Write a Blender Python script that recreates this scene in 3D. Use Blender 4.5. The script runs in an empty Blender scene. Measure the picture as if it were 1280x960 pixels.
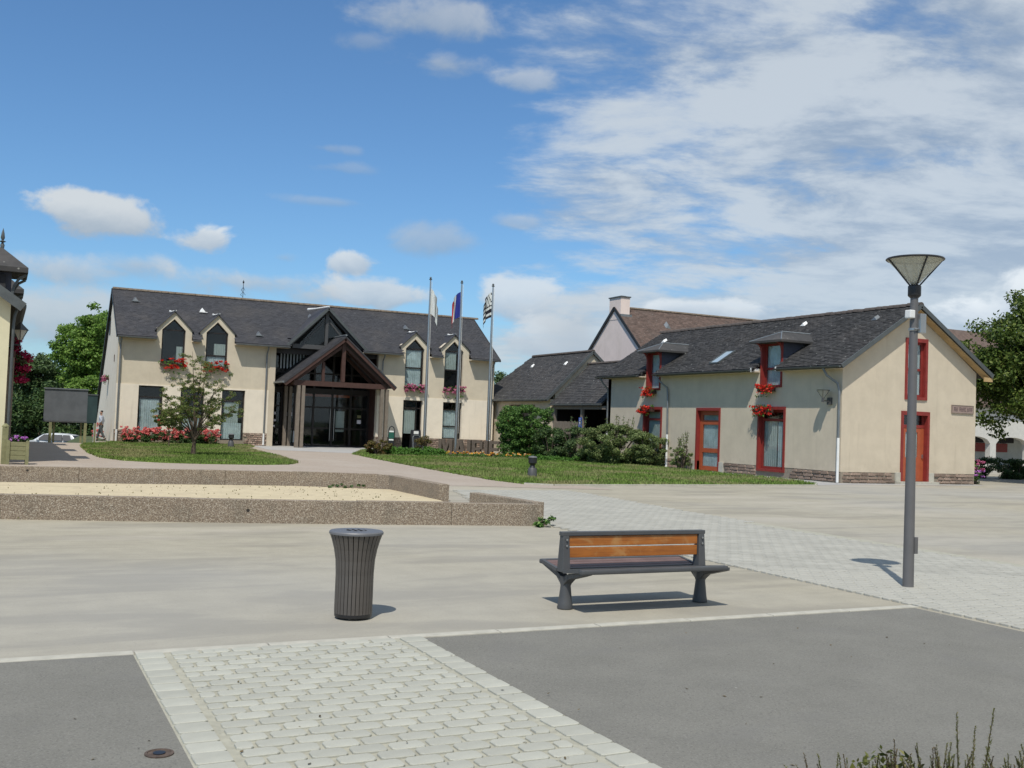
import bpy, bmesh, math, random
import numpy as np
from mathutils import Vector, Matrix
random.seed(7); rng = np.random.default_rng(7)
R = math.radians
scene = bpy.context.scene
COL = scene.collection

# ------------------------------------------------------------------ camera
YAW = -26.1426
CX, CY, CZ = -29.492, -30.778, 1.8
cam = bpy.data.cameras.new("camera"); camo = bpy.data.objects.new("camera", cam); COL.objects.link(camo)
cam.sensor_width = 36.0; cam.lens = 1300.0/1280.0*36.0; cam.clip_start = 0.05; cam.clip_end = 3000
camo.location = (CX, CY, CZ)
camo.matrix_world = (Matrix.Translation((CX, CY, CZ)) @ Matrix.Rotation(R(YAW), 4, 'Z')
                     @ Matrix.Rotation(R(90+2.245), 4, 'X') @ Matrix.Rotation(R(2.119), 4, 'Z'))
scene.camera = camo
CR = Vector((math.cos(R(YAW)), math.sin(R(YAW)), 0)); CF = Vector((-math.sin(R(YAW)), math.cos(R(YAW)), 0))
def XY(x, y):            # metres right of / ahead of the photographer -> place on the plaza
    p = CR*x + CF*y
    return (CX+p.x, CY+p.y)

# ------------------------------------------------------------------ light
SUNH = (0.602, 0.798); ELEV = 57.5
scene.view_settings.view_transform = 'Standard'; scene.view_settings.look = 'None'
scene.view_settings.exposure = 0.0; scene.view_settings.gamma = 1.0
sun = bpy.data.lights.new("sun", 'SUN'); sun.energy = 4.0; sun.angle = R(0.55); sun.color = (1.0, 0.95, 0.865)
suno = bpy.data.objects.new("sun", sun); COL.objects.link(suno)
d = Vector((SUNH[0]*math.cos(R(ELEV)), SUNH[1]*math.cos(R(ELEV)), -math.sin(R(ELEV))))
suno.rotation_euler = d.to_track_quat('-Z', 'Y').to_euler(); suno.location = (-30, -40, 60)

world = bpy.data.worlds.new("World"); scene.world = world; world.use_nodes = True
nt = world.node_tree; nt.nodes.clear()
class NG:
    """tiny helper to write node maths"""
    def __init__(s, nt): s.nt = nt
    def new(s, t, **k):
        n = s.nt.nodes.new(t)
        for a, b in k.items(): setattr(n, a, b)
        return n
    def put(s, sock, v):
        if isinstance(v, bpy.types.NodeSocket): s.nt.links.new(v, sock)
        elif v is not None:
            try: sock.default_value = v
            except Exception: sock.default_value = (*v, 1.0)
    def m(s, op, a, b=None, c=None, clamp=False):
        n = s.new('ShaderNodeMath', operation=op, use_clamp=clamp)
        s.put(n.inputs[0], a)
        if b is not None: s.put(n.inputs[1], b)
        if c is not None: s.put(n.inputs[2], c)
        return n.outputs[0]
    def dot(s, a, v):
        n = s.new('ShaderNodeVectorMath', operation='DOT_PRODUCT'); s.put(n.inputs[0], a); s.put(n.inputs[1], v); return n.outputs['Value']
    def vec(s, x, y, z):
        n = s.new('ShaderNodeCombineXYZ'); s.put(n.inputs[0], x); s.put(n.inputs[1], y); s.put(n.inputs[2], z); return n.outputs[0]
    def noise(s, v, scale, detail=4, rough=0.5, dist=0.0):
        n = s.new('ShaderNodeTexNoise'); n.inputs['Scale'].default_value = scale; n.inputs['Detail'].default_value = detail
        n.inputs['Roughness'].default_value = rough; n.inputs['Distortion'].default_value = dist
        if v is not None: s.put(n.inputs['Vector'], v)
        return n.outputs['Fac']
    def voro(s, v, scale, feature='F1', out='Distance', rnd=1.0):
        n = s.new('ShaderNodeTexVoronoi', feature=feature); n.inputs['Scale'].default_value = scale; n.inputs['Randomness'].default_value = rnd
        if v is not None: s.put(n.inputs['Vector'], v)
        return n.outputs[out]
    def ss(s, x, a, b, lo=0.0, hi=1.0):
        n = s.new('ShaderNodeMapRange', interpolation_type='SMOOTHSTEP'); s.put(n.inputs[0], x)
        s.put(n.inputs[1], a); s.put(n.inputs[2], b); s.put(n.inputs[3], lo); s.put(n.inputs[4], hi); return n.outputs[0]
    def mix(s, f, a, b, mode='MIX'):
        n = s.new('ShaderNodeMix', data_type='RGBA', blend_type=mode); s.put(n.inputs[0], f)
        s.put(n.inputs[6], a if isinstance(a, bpy.types.NodeSocket) else (*a[:3], 1.0))
        s.put(n.inputs[7], b if isinstance(b, bpy.types.NodeSocket) else (*b[:3], 1.0)); return n.outputs[2]
    def ramp(s, f, stops):
        n = s.new('ShaderNodeValToRGB'); s.put(n.inputs[0], f); e = n.color_ramp.elements
        while len(e) < len(stops): e.new(0.5)
        for i, (p, c) in enumerate(stops): e[i].position = p; e[i].color = (*c, 1.0)
        return n.outputs[0]
g = NG(nt)
sky = g.new('ShaderNodeTexSky', sky_type='NISHITA'); sky.sun_disc = False
sky.sun_elevation = R(ELEV); sky.sun_rotation = math.atan2(-SUNH[0], -SUNH[1])
sky.air_density = 1.0; sky.dust_density = 0.6; sky.ozone_density = 1.6; sky.altitude = 50
D_ = g.new('ShaderNodeTexCoord').outputs['Generated']
A_ = g.dot(D_, (CR.x, CR.y, 0)); B_ = g.dot(D_, (0, 0, 1)); F_ = g.dot(D_, (CF.x, CF.y, 0))
skyc = g.mix(1.0, sky.outputs[0], (0.70, 1.00, 1.24), 'MULTIPLY')
WS = 0.104
# high cloud deck projected on a plane overhead
zz = g.m('ADD', g.m('MAXIMUM', B_, 0.0), 0.22)
pl = g.vec(g.m('MULTIPLY', g.m('DIVIDE', A_, zz), 0.78), g.m('MULTIPLY', g.m('DIVIDE', F_, zz), 1.12), 0.35)
n1 = g.noise(pl, 1.3, 8, 0.58, 0.35); n2 = g.noise(pl, 4.2, 7, 0.62, 0.2)
cov = g.m('ADD', g.ss(g.m('ADD', A_, g.m('MULTIPLY', B_, 0.15)), -0.20, 0.14, -0.22, 0.075), g.ss(A_, 0.12, 0.5, 0.0, 0.07))
nn = g.m('ADD', g.m('MULTIPLY', n1, 0.62), g.m('MULTIPLY', n2, 0.38))
deck = g.ss(g.m('ADD', nn, cov), 0.46, 0.595)
deck = g.m('MULTIPLY', deck, 0.82)
deckc = g.mix(g.ss(n2, 0.36, 0.60), (0.34, 0.42, 0.525), (0.635, 0.69, 0.73))
deckc = g.mix(g.ss(B_, 0.26, 0.0, 0.0, .8), deckc, (0.56, 0.62, 0.68))
cold = g.mix(1.0, skyc, (WS, WS, WS), 'MULTIPLY')
cold = g.mix(g.ss(B_, 0.15, -0.02, 0.0, 0.38), cold, (0.42, 0.58, 0.74))
cold = g.mix(deck, cold, deckc)
# single cumulus heaps: (a, b, half width, half height, strength, brightness)
cn = g.noise(g.vec(A_, g.m('MULTIPLY', B_, 1.5), F_), 15, 8, 0.58, 0.25)
cn2 = g.noise(g.vec(A_, g.m('MULTIPLY', B_, 2.2), F_), 6.5, 5, 0.55, 0.2)
def px(x, y, w, h, s=1.0, br=1.0):
    t = (531+.037*(x-640)-y)/1300.0; a = (x-640)/1300.0; l = math.sqrt(1+a*a+t*t)
    return (a/l, t/l, w/1300.0/l, h/1300.0/l, s, br)
fwd = g.ss(F_, 0.2, 0.5)
for (a0, b0, ra, rb, st, br) in [
        px(118, 266, 76, 29, 1, .76), px(252, 296, 46, 25, 1, .86), px(436, 327, 36, 20, .9, .82), px(70, 335, 80, 24, .75, .72),
        px(165, 330, 60, 22, .7, .72), px(350, 322, 34, 13, .5, .66), px(310, 352, 130, 26, .75, .72), px(90, 400, 130, 50, .8, .68),
        px(470, 370, 90, 30, .85, .78), px(390, 372, 40, 20, .6, .66), px(540, 300, 70, 26, .5, .60), px(640, 372, 74, 38, .85, .84), px(700, 420, 80, 34, .7, .82),
        px(640, 275, 45, 12, .45, .66), px(870, 386, 70, 14, .8, .9), px(720, 400, 60, 50, .55, .72),
        px(1262, 395, 88, 34, 1.0, .97), px(1300, 375, 60, 40, 1.0, .95), px(540, 75, 70, 20, .6, .66), px(520, 15, 110, 32, .65, .66), px(650, 95, 80, 20, .6, .7), px(395, 182, 40, 8, .3, .6),
        px(420, 208, 60, 9, .25, .6), px(400, 250, 60, 8, .3, .62), px(440, 45, 40, 14, .3, .6)]:
    ea = g.m('DIVIDE', g.m('SUBTRACT', A_, a0), ra); eb = g.m('DIVIDE', g.m('SUBTRACT', B_, b0), rb)
    r2 = g.m('SQRT', g.m('ADD', g.m('MULTIPLY', ea, ea), g.m('MULTIPLY', eb, eb)))
    soft = 0.45 if br > .74 else 0.8
    f = g.m('ADD', g.m('SUBTRACT', 1.0, r2), g.m('MULTIPLY', g.m('SUBTRACT', g.m('ADD', g.m('MULTIPLY', cn, .65), g.m('MULTIPLY', cn2, .35)), 0.5), 3.6))
    f = g.m('MULTIPLY', g.m('MULTIPLY', g.ss(f, 0.05, 0.05+soft), st), fwd)
    shade = g.ss(g.m('ADD', eb, g.m('MULTIPLY', g.m('SUBTRACT', cn, .5), 2.0)), -0.9, 0.7)
    cc = g.mix(shade, (0.43*br+.04, 0.52*br+.06, 0.64*br+.07), (0.83*br, 0.90*br, 0.96*br))
    cold = g.mix(f, cold, cc)
bg = g.new('ShaderNodeBackground'); g.put(bg.inputs[0], cold); bg.inputs[1].default_value = 1.0
wo = g.new('ShaderNodeOutputWorld'); nt.links.new(bg.outputs[0], wo.inputs[0])

# ------------------------------------------------------------------ materials
MATS = {}
def mat(name, c, rough=0.8, var=0.12, scale=3.0, bump=0.0, bscale=60.0, metal=0.0, spec=0.4, c2=None, isl=0.0, obj=0.0, coord='Object', fn=None):
    if name in MATS: return MATS[name]
    m = bpy.data.materials.new(name); m.use_nodes = True; t = m.node_tree; n = NG(t)
    b = t.nodes['Principled BSDF']; b.inputs['Roughness'].default_value = rough; b.inputs['Metallic'].default_value = metal
    b.inputs['Specular IOR Level'].default_value = spec
    co = n.new('ShaderNodeTexCoord').outputs[coord]
    f = n.noise(co, scale, 5, 0.6)
    lo = tuple(x*(1-var) for x in c); hi = tuple(min(1, x*(1+var)) for x in (c2 or c))
    col = n.mix(n.ss(f, 0.3, 0.7), lo, hi)
    if isl:
        r = n.new('ShaderNodeNewGeometry').outputs['Random Per Island']
        col = n.mix(1.0, col, n.ramp(r, [(0, (1-isl,)*3), (1, (1+isl*.9,)*3)]), 'MULTIPLY')
    if obj:
        r = n.new('ShaderNodeObjectInfo').outputs['Random']
        col = n.mix(1.0, col, n.ramp(r, [(0, (1-obj,)*3), (1, (1.0,)*3)]), 'MULTIPLY')
    if fn: col = fn(n, co, col)
    n.put(b.inputs['Base Color'], col)
    if bump:
        bp = n.new('ShaderNodeBump'); bp.inputs['Strength'].default_value = bump; bp.inputs['Distance'].default_value = 0.01
        n.put(bp.inputs['Height'], n.noise(co, bscale, 4, 0.65)); t.links.new(bp.outputs[0], b.inputs['Normal'])
    MATS[name] = m
    return m
def stains(amount, c, s1=.25, lo=.5, hi=.7, stretch=(1, 1, 1)):
    def fn(n, co, col):
        mp = n.new('ShaderNodeMapping'); n.put(mp.inputs[0], co); mp.inputs['Scale'].default_value = stretch
        f = n.noise(mp.outputs[0], s1, 6, .6, .4)
        return n.mix(n.m('MULTIPLY', n.ss(f, lo, hi), amount), col, c)
    return fn
def plaza_fn(n, co, col):
    mp = n.new('ShaderNodeMapping'); n.put(mp.inputs[0], co); mp.inputs['Scale'].default_value = (0.35, 1.3, 1); mp.inputs['Rotation'].default_value = (0, 0, R(24))
    f = n.noise(mp.outputs[0], .75, 7, .62, .6); col = n.mix(n.m('MULTIPLY', n.ss(f, .45, .62), .62), col, (.255, .235, .19))
    f = n.noise(mp.outputs[0], .33, 6, .6, .5); col = n.mix(n.m('MULTIPLY', n.ss(f, .50, .66), .55), col, (.46, .415, .335))
    f = n.noise(co, 130, 2, .5); col = n.mix(n.m('MULTIPLY', n.ss(f, .58, .72), .35), col, (.16, .15, .135))
    v = n.voro(co, 5.5); col = n.mix(n.m('MULTIPLY', n.ss(v, .07, .02), .45), col, (.10, .09, .08))
    f = n.noise(co, 34, 4, .75); col = n.mix(n.m('MULTIPLY', n.ss(f, .50, .66), .28), col, (.25, .225, .17))
    f = n.noise(co, .09, 3, .5); col = n.mix(n.ss(f, .4, .65), col, n.mix(.3, col, (.33, .34, .35)))
    return col
def asphalt_fn(n, co, col):
    f = n.noise(co, 95, 3, .7); col = n.mix(n.m('MULTIPLY', n.ss(f, .50, .66), .6), col, (.27, .26, .235))
    f = n.noise(co, 60, 2, .6); col = n.mix(n.m('MULTIPLY', n.ss(f, .54, .68), .5), col, (.10, .097, .09))
    f = n.noise(co, 1.1, 5, .6, .4); col = n.mix(n.m('MULTIPLY', n.ss(f, .5, .7), .3), col, (.165, .16, .15))
    v = n.voro(co, 2.6); col = n.mix(n.m('MULTIPLY', n.ss(v, .035, .015), .7), col, (.36, .35, .32))
    v = n.voro(n.vec(n.m('ADD', n.dot(co, (1, 0, 0)), 3.3), n.dot(co, (0, 1, 0)), 0.0), 3.1); col = n.mix(n.m('MULTIPLY', n.ss(v, .035, .018), .6), col, (.06, .05, .045))
    return col
def agg_fn(n, co, col):
    c = n.voro(co, 80, out='Color'); sp = n.new('ShaderNodeSeparateColor'); n.put(sp.inputs[0], c)
    col = n.ramp(sp.outputs[0], [(0, (.14, .105, .075)), (.3, (.23, .175, .125)), (.55, (.30, .235, .17)), (.8, (.40, .335, .25)), (1, (.54, .48, .39))])
    e = n.voro(co, 80, 'DISTANCE_TO_EDGE'); col = n.mix(n.ss(e, .10, .02), col, (.15, .12, .09))
    f = n.noise(co, 1.7, 5, .6, .3); col = n.mix(n.m('MULTIPLY', n.ss(f, .5, .72), .35), col, (.12, .11, .085))
    v = n.voro(co, 1.9); col = n.mix(n.ss(v, .075, .045), col, (.035, .03, .025))
    return col
def slate_fn(am, lc=(.30, .30, .27)):
    def fn(n, co, col):
        f = n.noise(co, 3.2, 6, .7, .4); col = n.mix(n.m('MULTIPLY', n.ss(f, .60, .72), am), col, lc)
        v = n.voro(co, 2.6); f2 = n.noise(co, 14, 3, .6)
        col = n.mix(n.m('MULTIPLY', n.ss(n.m('ADD', v, n.m('MULTIPLY', f2, .10)), .16, .10), min(1, am*1.6)), col, (.42, .42, .38))
        f = n.noise(co, .5, 4, .6); return n.mix(n.m('MULTIPLY', n.ss(f, .45, .7), .35), col, (.10, .088, .078))
    return fn
def render_fn(n, co, col):
    f = n.noise(co, .7, 5, .6, .3); col = n.mix(n.m('MULTIPLY', n.ss(f, .5, .75), .18), col, (.40, .34, .25))
    mp = n.new('ShaderNodeMapping'); n.put(mp.inputs[0], co); mp.inputs['Scale'].default_value = (3, 3, .25)
    f = n.noise(mp.outputs[0], 1.2, 5, .65); col = n.mix(n.m('MULTIPLY', n.ss(f, .54, .75), .22), col, (.33, .28, .20))
    f = n.noise(co, 2.3, 5, .7); b_ = n.ss(n.dot(co, (0, 0, 1)), 1.15, .45); return n.mix(n.m('MULTIPLY', n.m('MULTIPLY', b_, n.ss(f, .38, .62)), .24), col, (.34, .29, .21))
def grass_fn(n, co, col):
    f = n.noise(co, .35, 5, .6, .3); col = n.mix(n.m('MULTIPLY', n.ss(f, .46, .62), .75), col, (.27, .24, .125))
    f = n.noise(co, 9, 4, .7); return n.mix(n.m('MULTIPLY', n.ss(f, .5, .7), .5), col, (.05, .075, .022))
def wood_fn(n, co, col):
    mp = n.new('ShaderNodeMapping'); n.put(mp.inputs[0], co); mp.inputs['Scale'].default_value = (1.2, 18, 26)
    f = n.noise(mp.outputs[0], 2.0, 6, .65, .8); col = n.mix(n.m('MULTIPLY', n.ss(f, .42, .62), .55), col, (.20, .06, .012))
    f = n.noise(co, 3.4, 4, .6, .5); return n.mix(n.m('MULTIPLY', n.ss(f, .5, .68), .55), col, (.46, .27, .10))
def sand_fn(n, co, col):
    f = n.noise(co, 22, 5, .7); col = n.mix(n.m('MULTIPLY', n.ss(f, .55, .7), .45), col, (.27, .215, .14))
    v = n.voro(co, 2.2); col = n.mix(n.m('MULTIPLY', n.ss(v, .06, .03), .7), col, (.16, .13, .08))
    f = n.noise(co, 1.1, 5, .6); return n.mix(n.m('MULTIPLY', n.ss(f, .48, .66), .4), col, (.42, .35, .24))
def paver_fn(n, co, col):
    f = n.noise(co, 90, 3, .6); return n.mix(n.m('MULTIPLY', n.ss(f, .5, .7), .22), col, (.27, .27, .24))
def brickpath_fn(n, co, col):
    t = n.new('ShaderNodeTexBrick'); n.put(t.inputs['Vector'], co); t.inputs['Scale'].default_value = 4.5
    t.inputs['Color1'].default_value = (.40, .335, .27, 1); t.inputs['Color2'].default_value = (.345, .28, .225, 1); t.inputs['Mortar'].default_value = (.30, .26, .21, 1)
    t.inputs['Mortar Size'].default_value = .02
    f = n.noise(co, .5, 5, .6); return n.mix(n.m('MULTIPLY', n.ss(f, .45, .68), .4), t.outputs['Color'], (.42, .37, .31))
M_ = {}
def mk():
    P = M_
    P['cream'] = mat('cream_render', (.565, .488, .372), .92, .05, 1.5, .25, 120, fn=render_fn)
    P['cream2'] = mat('warm_beige_render', (.60, .525, .40), .92, .05, 1.5, .25, 120, fn=render_fn)
    P['pale'] = mat('pale_render', (.77, .69, .56), .92, .04, 1.5, .25, 120, fn=render_fn)
    P['pink'] = mat('pale_pinkish_render', (.74, .62, .555), .92, .05, 1.2, .2, 100, fn=render_fn)
    P['white'] = mat('white_paint', (.74, .74, .71), .6, .04)
    P['slate'] = mat('dark_slate', (.046, .046, .051), .66, .12, 4, .15, 50, isl=.15, fn=slate_fn(.10))
    P['slate2'] = mat('lichened_slate', (.052, .050, .048), .78, .15, 4, .2, 50, isl=.3, fn=slate_fn(.42))
    P['brown_roof'] = mat('brown_slate', (.115, .078, .062), .75, .18, 3, .2, 50, isl=.22, fn=slate_fn(.25))
    P['cheek'] = mat('slate_cheek', (.05, .055, .075), .6, .1, 6, .15, 50, isl=.12)
    P['zinc'] = mat('weathered_zinc', (.22, .235, .24), .45, .12, 4, metal=.55)
    P['zincd'] = mat('dark_zinc', (.10, .11, .11), .5, .1, 4, metal=.3)
    P['ridge'] = mat('clay_ridge', (.17, .135, .10), .85, .25, 5, .3, 40)
    P['ridged'] = mat('dark_ridge', (.085, .07, .06), .85, .25, 5, .3, 40)
    P['red'] = mat('red_paint', (.225, .030, .024), .5, .12, 4)
    P['door_red'] = mat('orange_red_paint', (.36, .085, .035), .45, .08, 4)
    P['brown'] = mat('dark_red_brown_stain', (.070, .034, .026), .6, .15, 4)
    P['taupe'] = mat('taupe_timber', (.20, .165, .13), .75, .12, 6)
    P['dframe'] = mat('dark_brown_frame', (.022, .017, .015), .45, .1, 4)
    P['bgframe'] = mat('grey_brown_frame', (.075, .075, .075), .5, .1, 4)
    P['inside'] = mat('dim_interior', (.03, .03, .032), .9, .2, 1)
    P['curtain'] = mat('net_curtain', (.58, .62, .62), .9, .15, 3)
    P['curtaing'] = mat('grey_blind', (.48, .50, .47), .9, .08, 2)
    P['paper'] = mat('white_paper', (.78, .76, .80), .8, .05)
    P['plaza'] = mat('worn_beige_surfacing', (.368, .336, .260), .95, .06, 2.5, .35, 160, fn=plaza_fn, spec=.2)
    P['asphalt'] = mat('grey_asphalt', (.185, .179, .155), .95, .07, 1.5, .4, 220, fn=asphalt_fn, spec=.2)
    P['joint'] = mat('paver_joint_mortar', (.365, .352, .28), .95, .12, 12, .3, 120)
    P['paver'] = mat('light_grey_paver', (.43, .425, .36), .9, .08, 3, .3, 130, obj=.15, isl=.04, fn=paver_fn)
    P['cobble'] = mat('grey_paver', (.405, .392, .338), .9, .08, 1.2, .3, 130, obj=.08, isl=.06, fn=paver_fn)
    P['kerb'] = mat('pale_concrete_kerb', (.43, .41, .345), .9, .10, 6, .3, 120)
    P['concrete'] = mat('pale_concrete', (.37, .36, .34), .9, .08, 1, .2, 90)
    P['path'] = mat('rosy_brick_paving', (.37, .31, .25), .95, .05, 1, .2, 90, fn=brickpath_fn)
    P['agg'] = mat('exposed_aggregate_concrete', (.3, .24, .18), .95, .1, 3, .9, 46, fn=agg_fn)
    P['sand'] = mat('straw_coloured_sand', (.54, .46, .31), .98, .06, 4, .5, 60, fn=sand_fn, spec=.1)
    P['lawn'] = mat('lawn_green', (.105, .155, .035), .95, .12, 2, fn=grass_fn, spec=.1)
    P['soil'] = mat('dark_soil', (.10, .075, .05), .98, .2, 6, .4, 40)
    P['far'] = mat('far_grass', (.07, .09, .035), .98, .25, .2)
    P['road'] = mat('lower_road', (.12, .12, .12), .95, .1, 1)
    P['blade'] = mat('grass_blade', (.13, .20, .042), .8, .15, .5, isl=.4, fn=grass_fn, spec=.15)
    P['steel'] = mat('grey_green_steel', (.082, .084, .086), .5, .08, 5, metal=.2, spec=.5)
    P['bin'] = mat('bin_grey_steel', (.115, .102, .09), .5, .1, 4, metal=.35, spec=.5)
    P['lid'] = mat('bin_lid_steel', (.15, .15, .155), .5, .06, 4, metal=.2, spec=.5)
    P['seat'] = mat('reddish_brown_slats', (.145, .09, .08), .55, .15, 4)
    P['wood'] = mat('orange_varnished_wood', (.37, .125, .020), .42, .12, 3, fn=wood_fn, spec=.5)
    P['pole'] = mat('lamp_pole_grey', (.135, .13, .128), .5, .06, 3, metal=.2)
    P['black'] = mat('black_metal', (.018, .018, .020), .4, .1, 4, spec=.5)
    P['chrome'] = mat('brushed_aluminium', (.42, .42, .41), .32, .05, 4, metal=.85)
    P['rust'] = mat('rusty_iron', (.09, .065, .05), .8, .3, 20, .5, 60)
    P['timber'] = mat('greenish_timber', (.21, .205, .105), .85, .15, 8)
    P['gtimber'] = mat('weathered_timber', (.115, .09, .07), .9, .2, 12, .3, 30)
    P['stone'] = mat('reddish_stone', (.25, .16, .12), .92, .25, 9, .6, 40, obj=.45, isl=.35, c2=(.36, .28, .22))
    P['mortar'] = mat('stone_mortar', (.26, .22, .17), .95, .1, 8, .4, 60)
    P['bark'] = mat('bark', (.10, .075, .055), .95, .25, 8, .5, 20)
    P['skin'] = mat('skin', (.42, .25, .18), .6, .05)
    P['shirt'] = mat('pale_blue_shirt', (.42, .46, .54), .85, .12, 9)
    P['trouser'] = mat('dark_grey_trousers', (.06, .068, .07), .85, .1, 9)
    P['hair'] = mat('dark_hair', (.025, .018, .015), .7, .2, 30)
    P['shoe'] = mat('dark_shoe', (.03, .025, .02), .5, .1)
    P['carp'] = mat('white_car_paint', (.66, .68, .68), .25, .02, spec=.6)
    P['tyre'] = mat('tyre_rubber', (.02, .02, .02), .8, .1)
    P['blue'] = mat('blue_sign_paint', (.03, .10, .42), .5, .03)
    P['green'] = mat('green_enamel', (.02, .10, .07), .4, .05)
    P['panel'] = mat('dull_grey_panel', (.105, .112, .120), .6, .14, 1.6, spec=.4)
    P['teal'] = mat('dark_teal_panel', (.03, .055, .055), .5, .2, 1.5)
    P['signf'] = mat('faded_mauve_sign', (.30, .22, .19), .7, .08)
    P['signd'] = mat('dark_sign_lettering', (.10, .07, .07), .7, .08)
    P['ftextw'] = mat('white_flag_cloth', (.58, .60, .58), .85, .06)
    P['fgrey'] = mat('grey_flag_print', (.30, .31, .30), .85, .2, 14)
    P['fblue'] = mat('blue_flag_cloth', (.018, .03, .22), .85, .08)
    P['fred'] = mat('red_flag_cloth', (.50, .02, .02), .85, .08)
    P['fblack'] = mat('black_flag_cloth', (.012, .012, .02), .85, .08)
    def leaf(name, a, b, c=None, tr=.35, rough=.55):
        m = bpy.data.materials.new(name); m.use_nodes = True; t = m.node_tree; n = NG(t); bs = t.nodes['Principled BSDF']
        r = n.new('ShaderNodeNewGeometry').outputs['Random Per Island']
        st = [(0, a), (.75, b), (1, c or b)]
        col = n.ramp(r, st); bs.inputs['Roughness'].default_value = rough; bs.inputs['Specular IOR Level'].default_value = .25
        n.put(bs.inputs['Base Color'], col)
        tl = n.new('ShaderNodeBsdfTranslucent'); n.put(tl.inputs[0], col); mx = n.new('ShaderNodeMixShader'); mx.inputs[0].default_value = tr
        t.links.new(bs.outputs[0], mx.inputs[1]); t.links.new(tl.outputs[0], mx.inputs[2]); t.links.new(mx.outputs[0], t.nodes['Material Output'].inputs[0])
        P[name] = m
    leaf('leaf_bright', (0.082, 0.155, 0.024), (0.179, 0.308, 0.053), (0.283, 0.397, 0.093))
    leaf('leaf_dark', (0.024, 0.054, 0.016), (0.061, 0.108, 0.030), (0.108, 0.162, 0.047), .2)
    leaf('leaf_dull', (0.040, 0.076, 0.029), (0.091, 0.143, 0.048), (0.155, 0.215, 0.081), .2)
    leaf('leaf_plane', (0.038, 0.068, 0.012), (0.100, 0.151, 0.025), (0.200, 0.236, 0.058), .3)
    leaf('leaf_yew', (0.031, 0.081, 0.017), (0.088, 0.183, 0.034), (0.195, 0.307, 0.078), .2)
    leaf('leaf_arch', (0.058, 0.092, 0.028), (0.166, 0.221, 0.072), (0.332, 0.365, 0.155), .25)
    leaf('leaf_maple', (.07, .11, .025), (.17, .23, .06), (.33, .24, .11), .35)
    leaf('leaf_cover', (.05, .13, .018), (.10, .22, .035), (.15, .27, .05), .3)
    leaf('leaf_rust', (.07, .075, .018), (.14, .11, .03), (.20, .09, .04), .25)
    leaf('heather_green', (.075, .09, .022), (.17, .18, .045), (.24, .21, .08), .2)
    leaf('heather_brown', (.06, .045, .025), (.13, .10, .05), (.17, .12, .06), .1)
    leaf('petal_red', (.42, .012, .010), (.62, .03, .015), (.72, .07, .03), .2)
    leaf('petal_crimson', (.16, .006, .03), (.34, .01, .06), (.50, .03, .12), .2)
    leaf('petal_pink', (.42, .07, .17), (.56, .18, .29), (.68, .36, .43), .2)
    leaf('petal_rose', (.55, .08, .08), (.70, .20, .18), (.80, .38, .32), .2)
    leaf('petal_mixed', (.75, .22, .02), (.80, .50, .05), (.85, .80, .70), .2)
    leaf('petal_mauve', (.35, .06, .40), (.55, .25, .60), (.70, .45, .65), .2)
    # window glass: clear, mirrors the sky where seen at a slant
    m = bpy.data.materials.new('window_glass'); m.use_nodes = True; t = m.node_tree; t.nodes.clear(); n = NG(t)
    tr = n.new('ShaderNodeBsdfTransparent'); tr.inputs[0].default_value = (.86, .90, .90, 1); gl = n.new('ShaderNodeBsdfGlossy'); gl.inputs['Roughness'].default_value = .03
    fr = n.new('ShaderNodeFresnel'); bf = n.new('ShaderNodeNewGeometry').outputs['Backfacing']; n.put(fr.inputs[0], n.m('ADD', n.m('MULTIPLY', bf, 1/1.45-1.45), 1.45))
    mx = n.new('ShaderNodeMixShader'); n.put(mx.inputs[0], n.m('ADD', n.m('MULTIPLY', fr.outputs[0], 1.0), .004)); t.links.new(tr.outputs[0], mx.inputs[1]); t.links.new(gl.outputs[0], mx.inputs[2])
    o = n.new('ShaderNodeOutputMaterial'); t.links.new(mx.outputs[0], o.inputs[0]); P['glass'] = m
    m = bpy.data.materials.new('frosted_lamp_glass'); m.use_nodes = True; t = m.node_tree; t.nodes.clear(); n = NG(t)
    tr = n.new('ShaderNodeBsdfTransparent'); tr.inputs[0].default_value = (.93, .93, .90, 1); df = n.new('ShaderNodeBsdfTranslucent'); df.inputs[0].default_value = (.85, .84, .78, 1)
    gl = n.new('ShaderNodeBsdfDiffuse'); gl.inputs[0].default_value = (.80, .79, .73, 1)
    m1 = n.new('ShaderNodeMixShader'); m1.inputs[0].default_value = .5; t.links.new(df.outputs[0], m1.inputs[1]); t.links.new(gl.outputs[0], m1.inputs[2])
    m2 = n.new('ShaderNodeMixShader'); m2.inputs[0].default_value = .5; t.links.new(tr.outputs[0], m2.inputs[1]); t.links.new(m1.outputs[0], m2.inputs[2])
    o = n.new('ShaderNodeOutputMaterial'); t.links.new(m2.outputs[0], o.inputs[0]); P['frost'] = m
mk()

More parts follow.
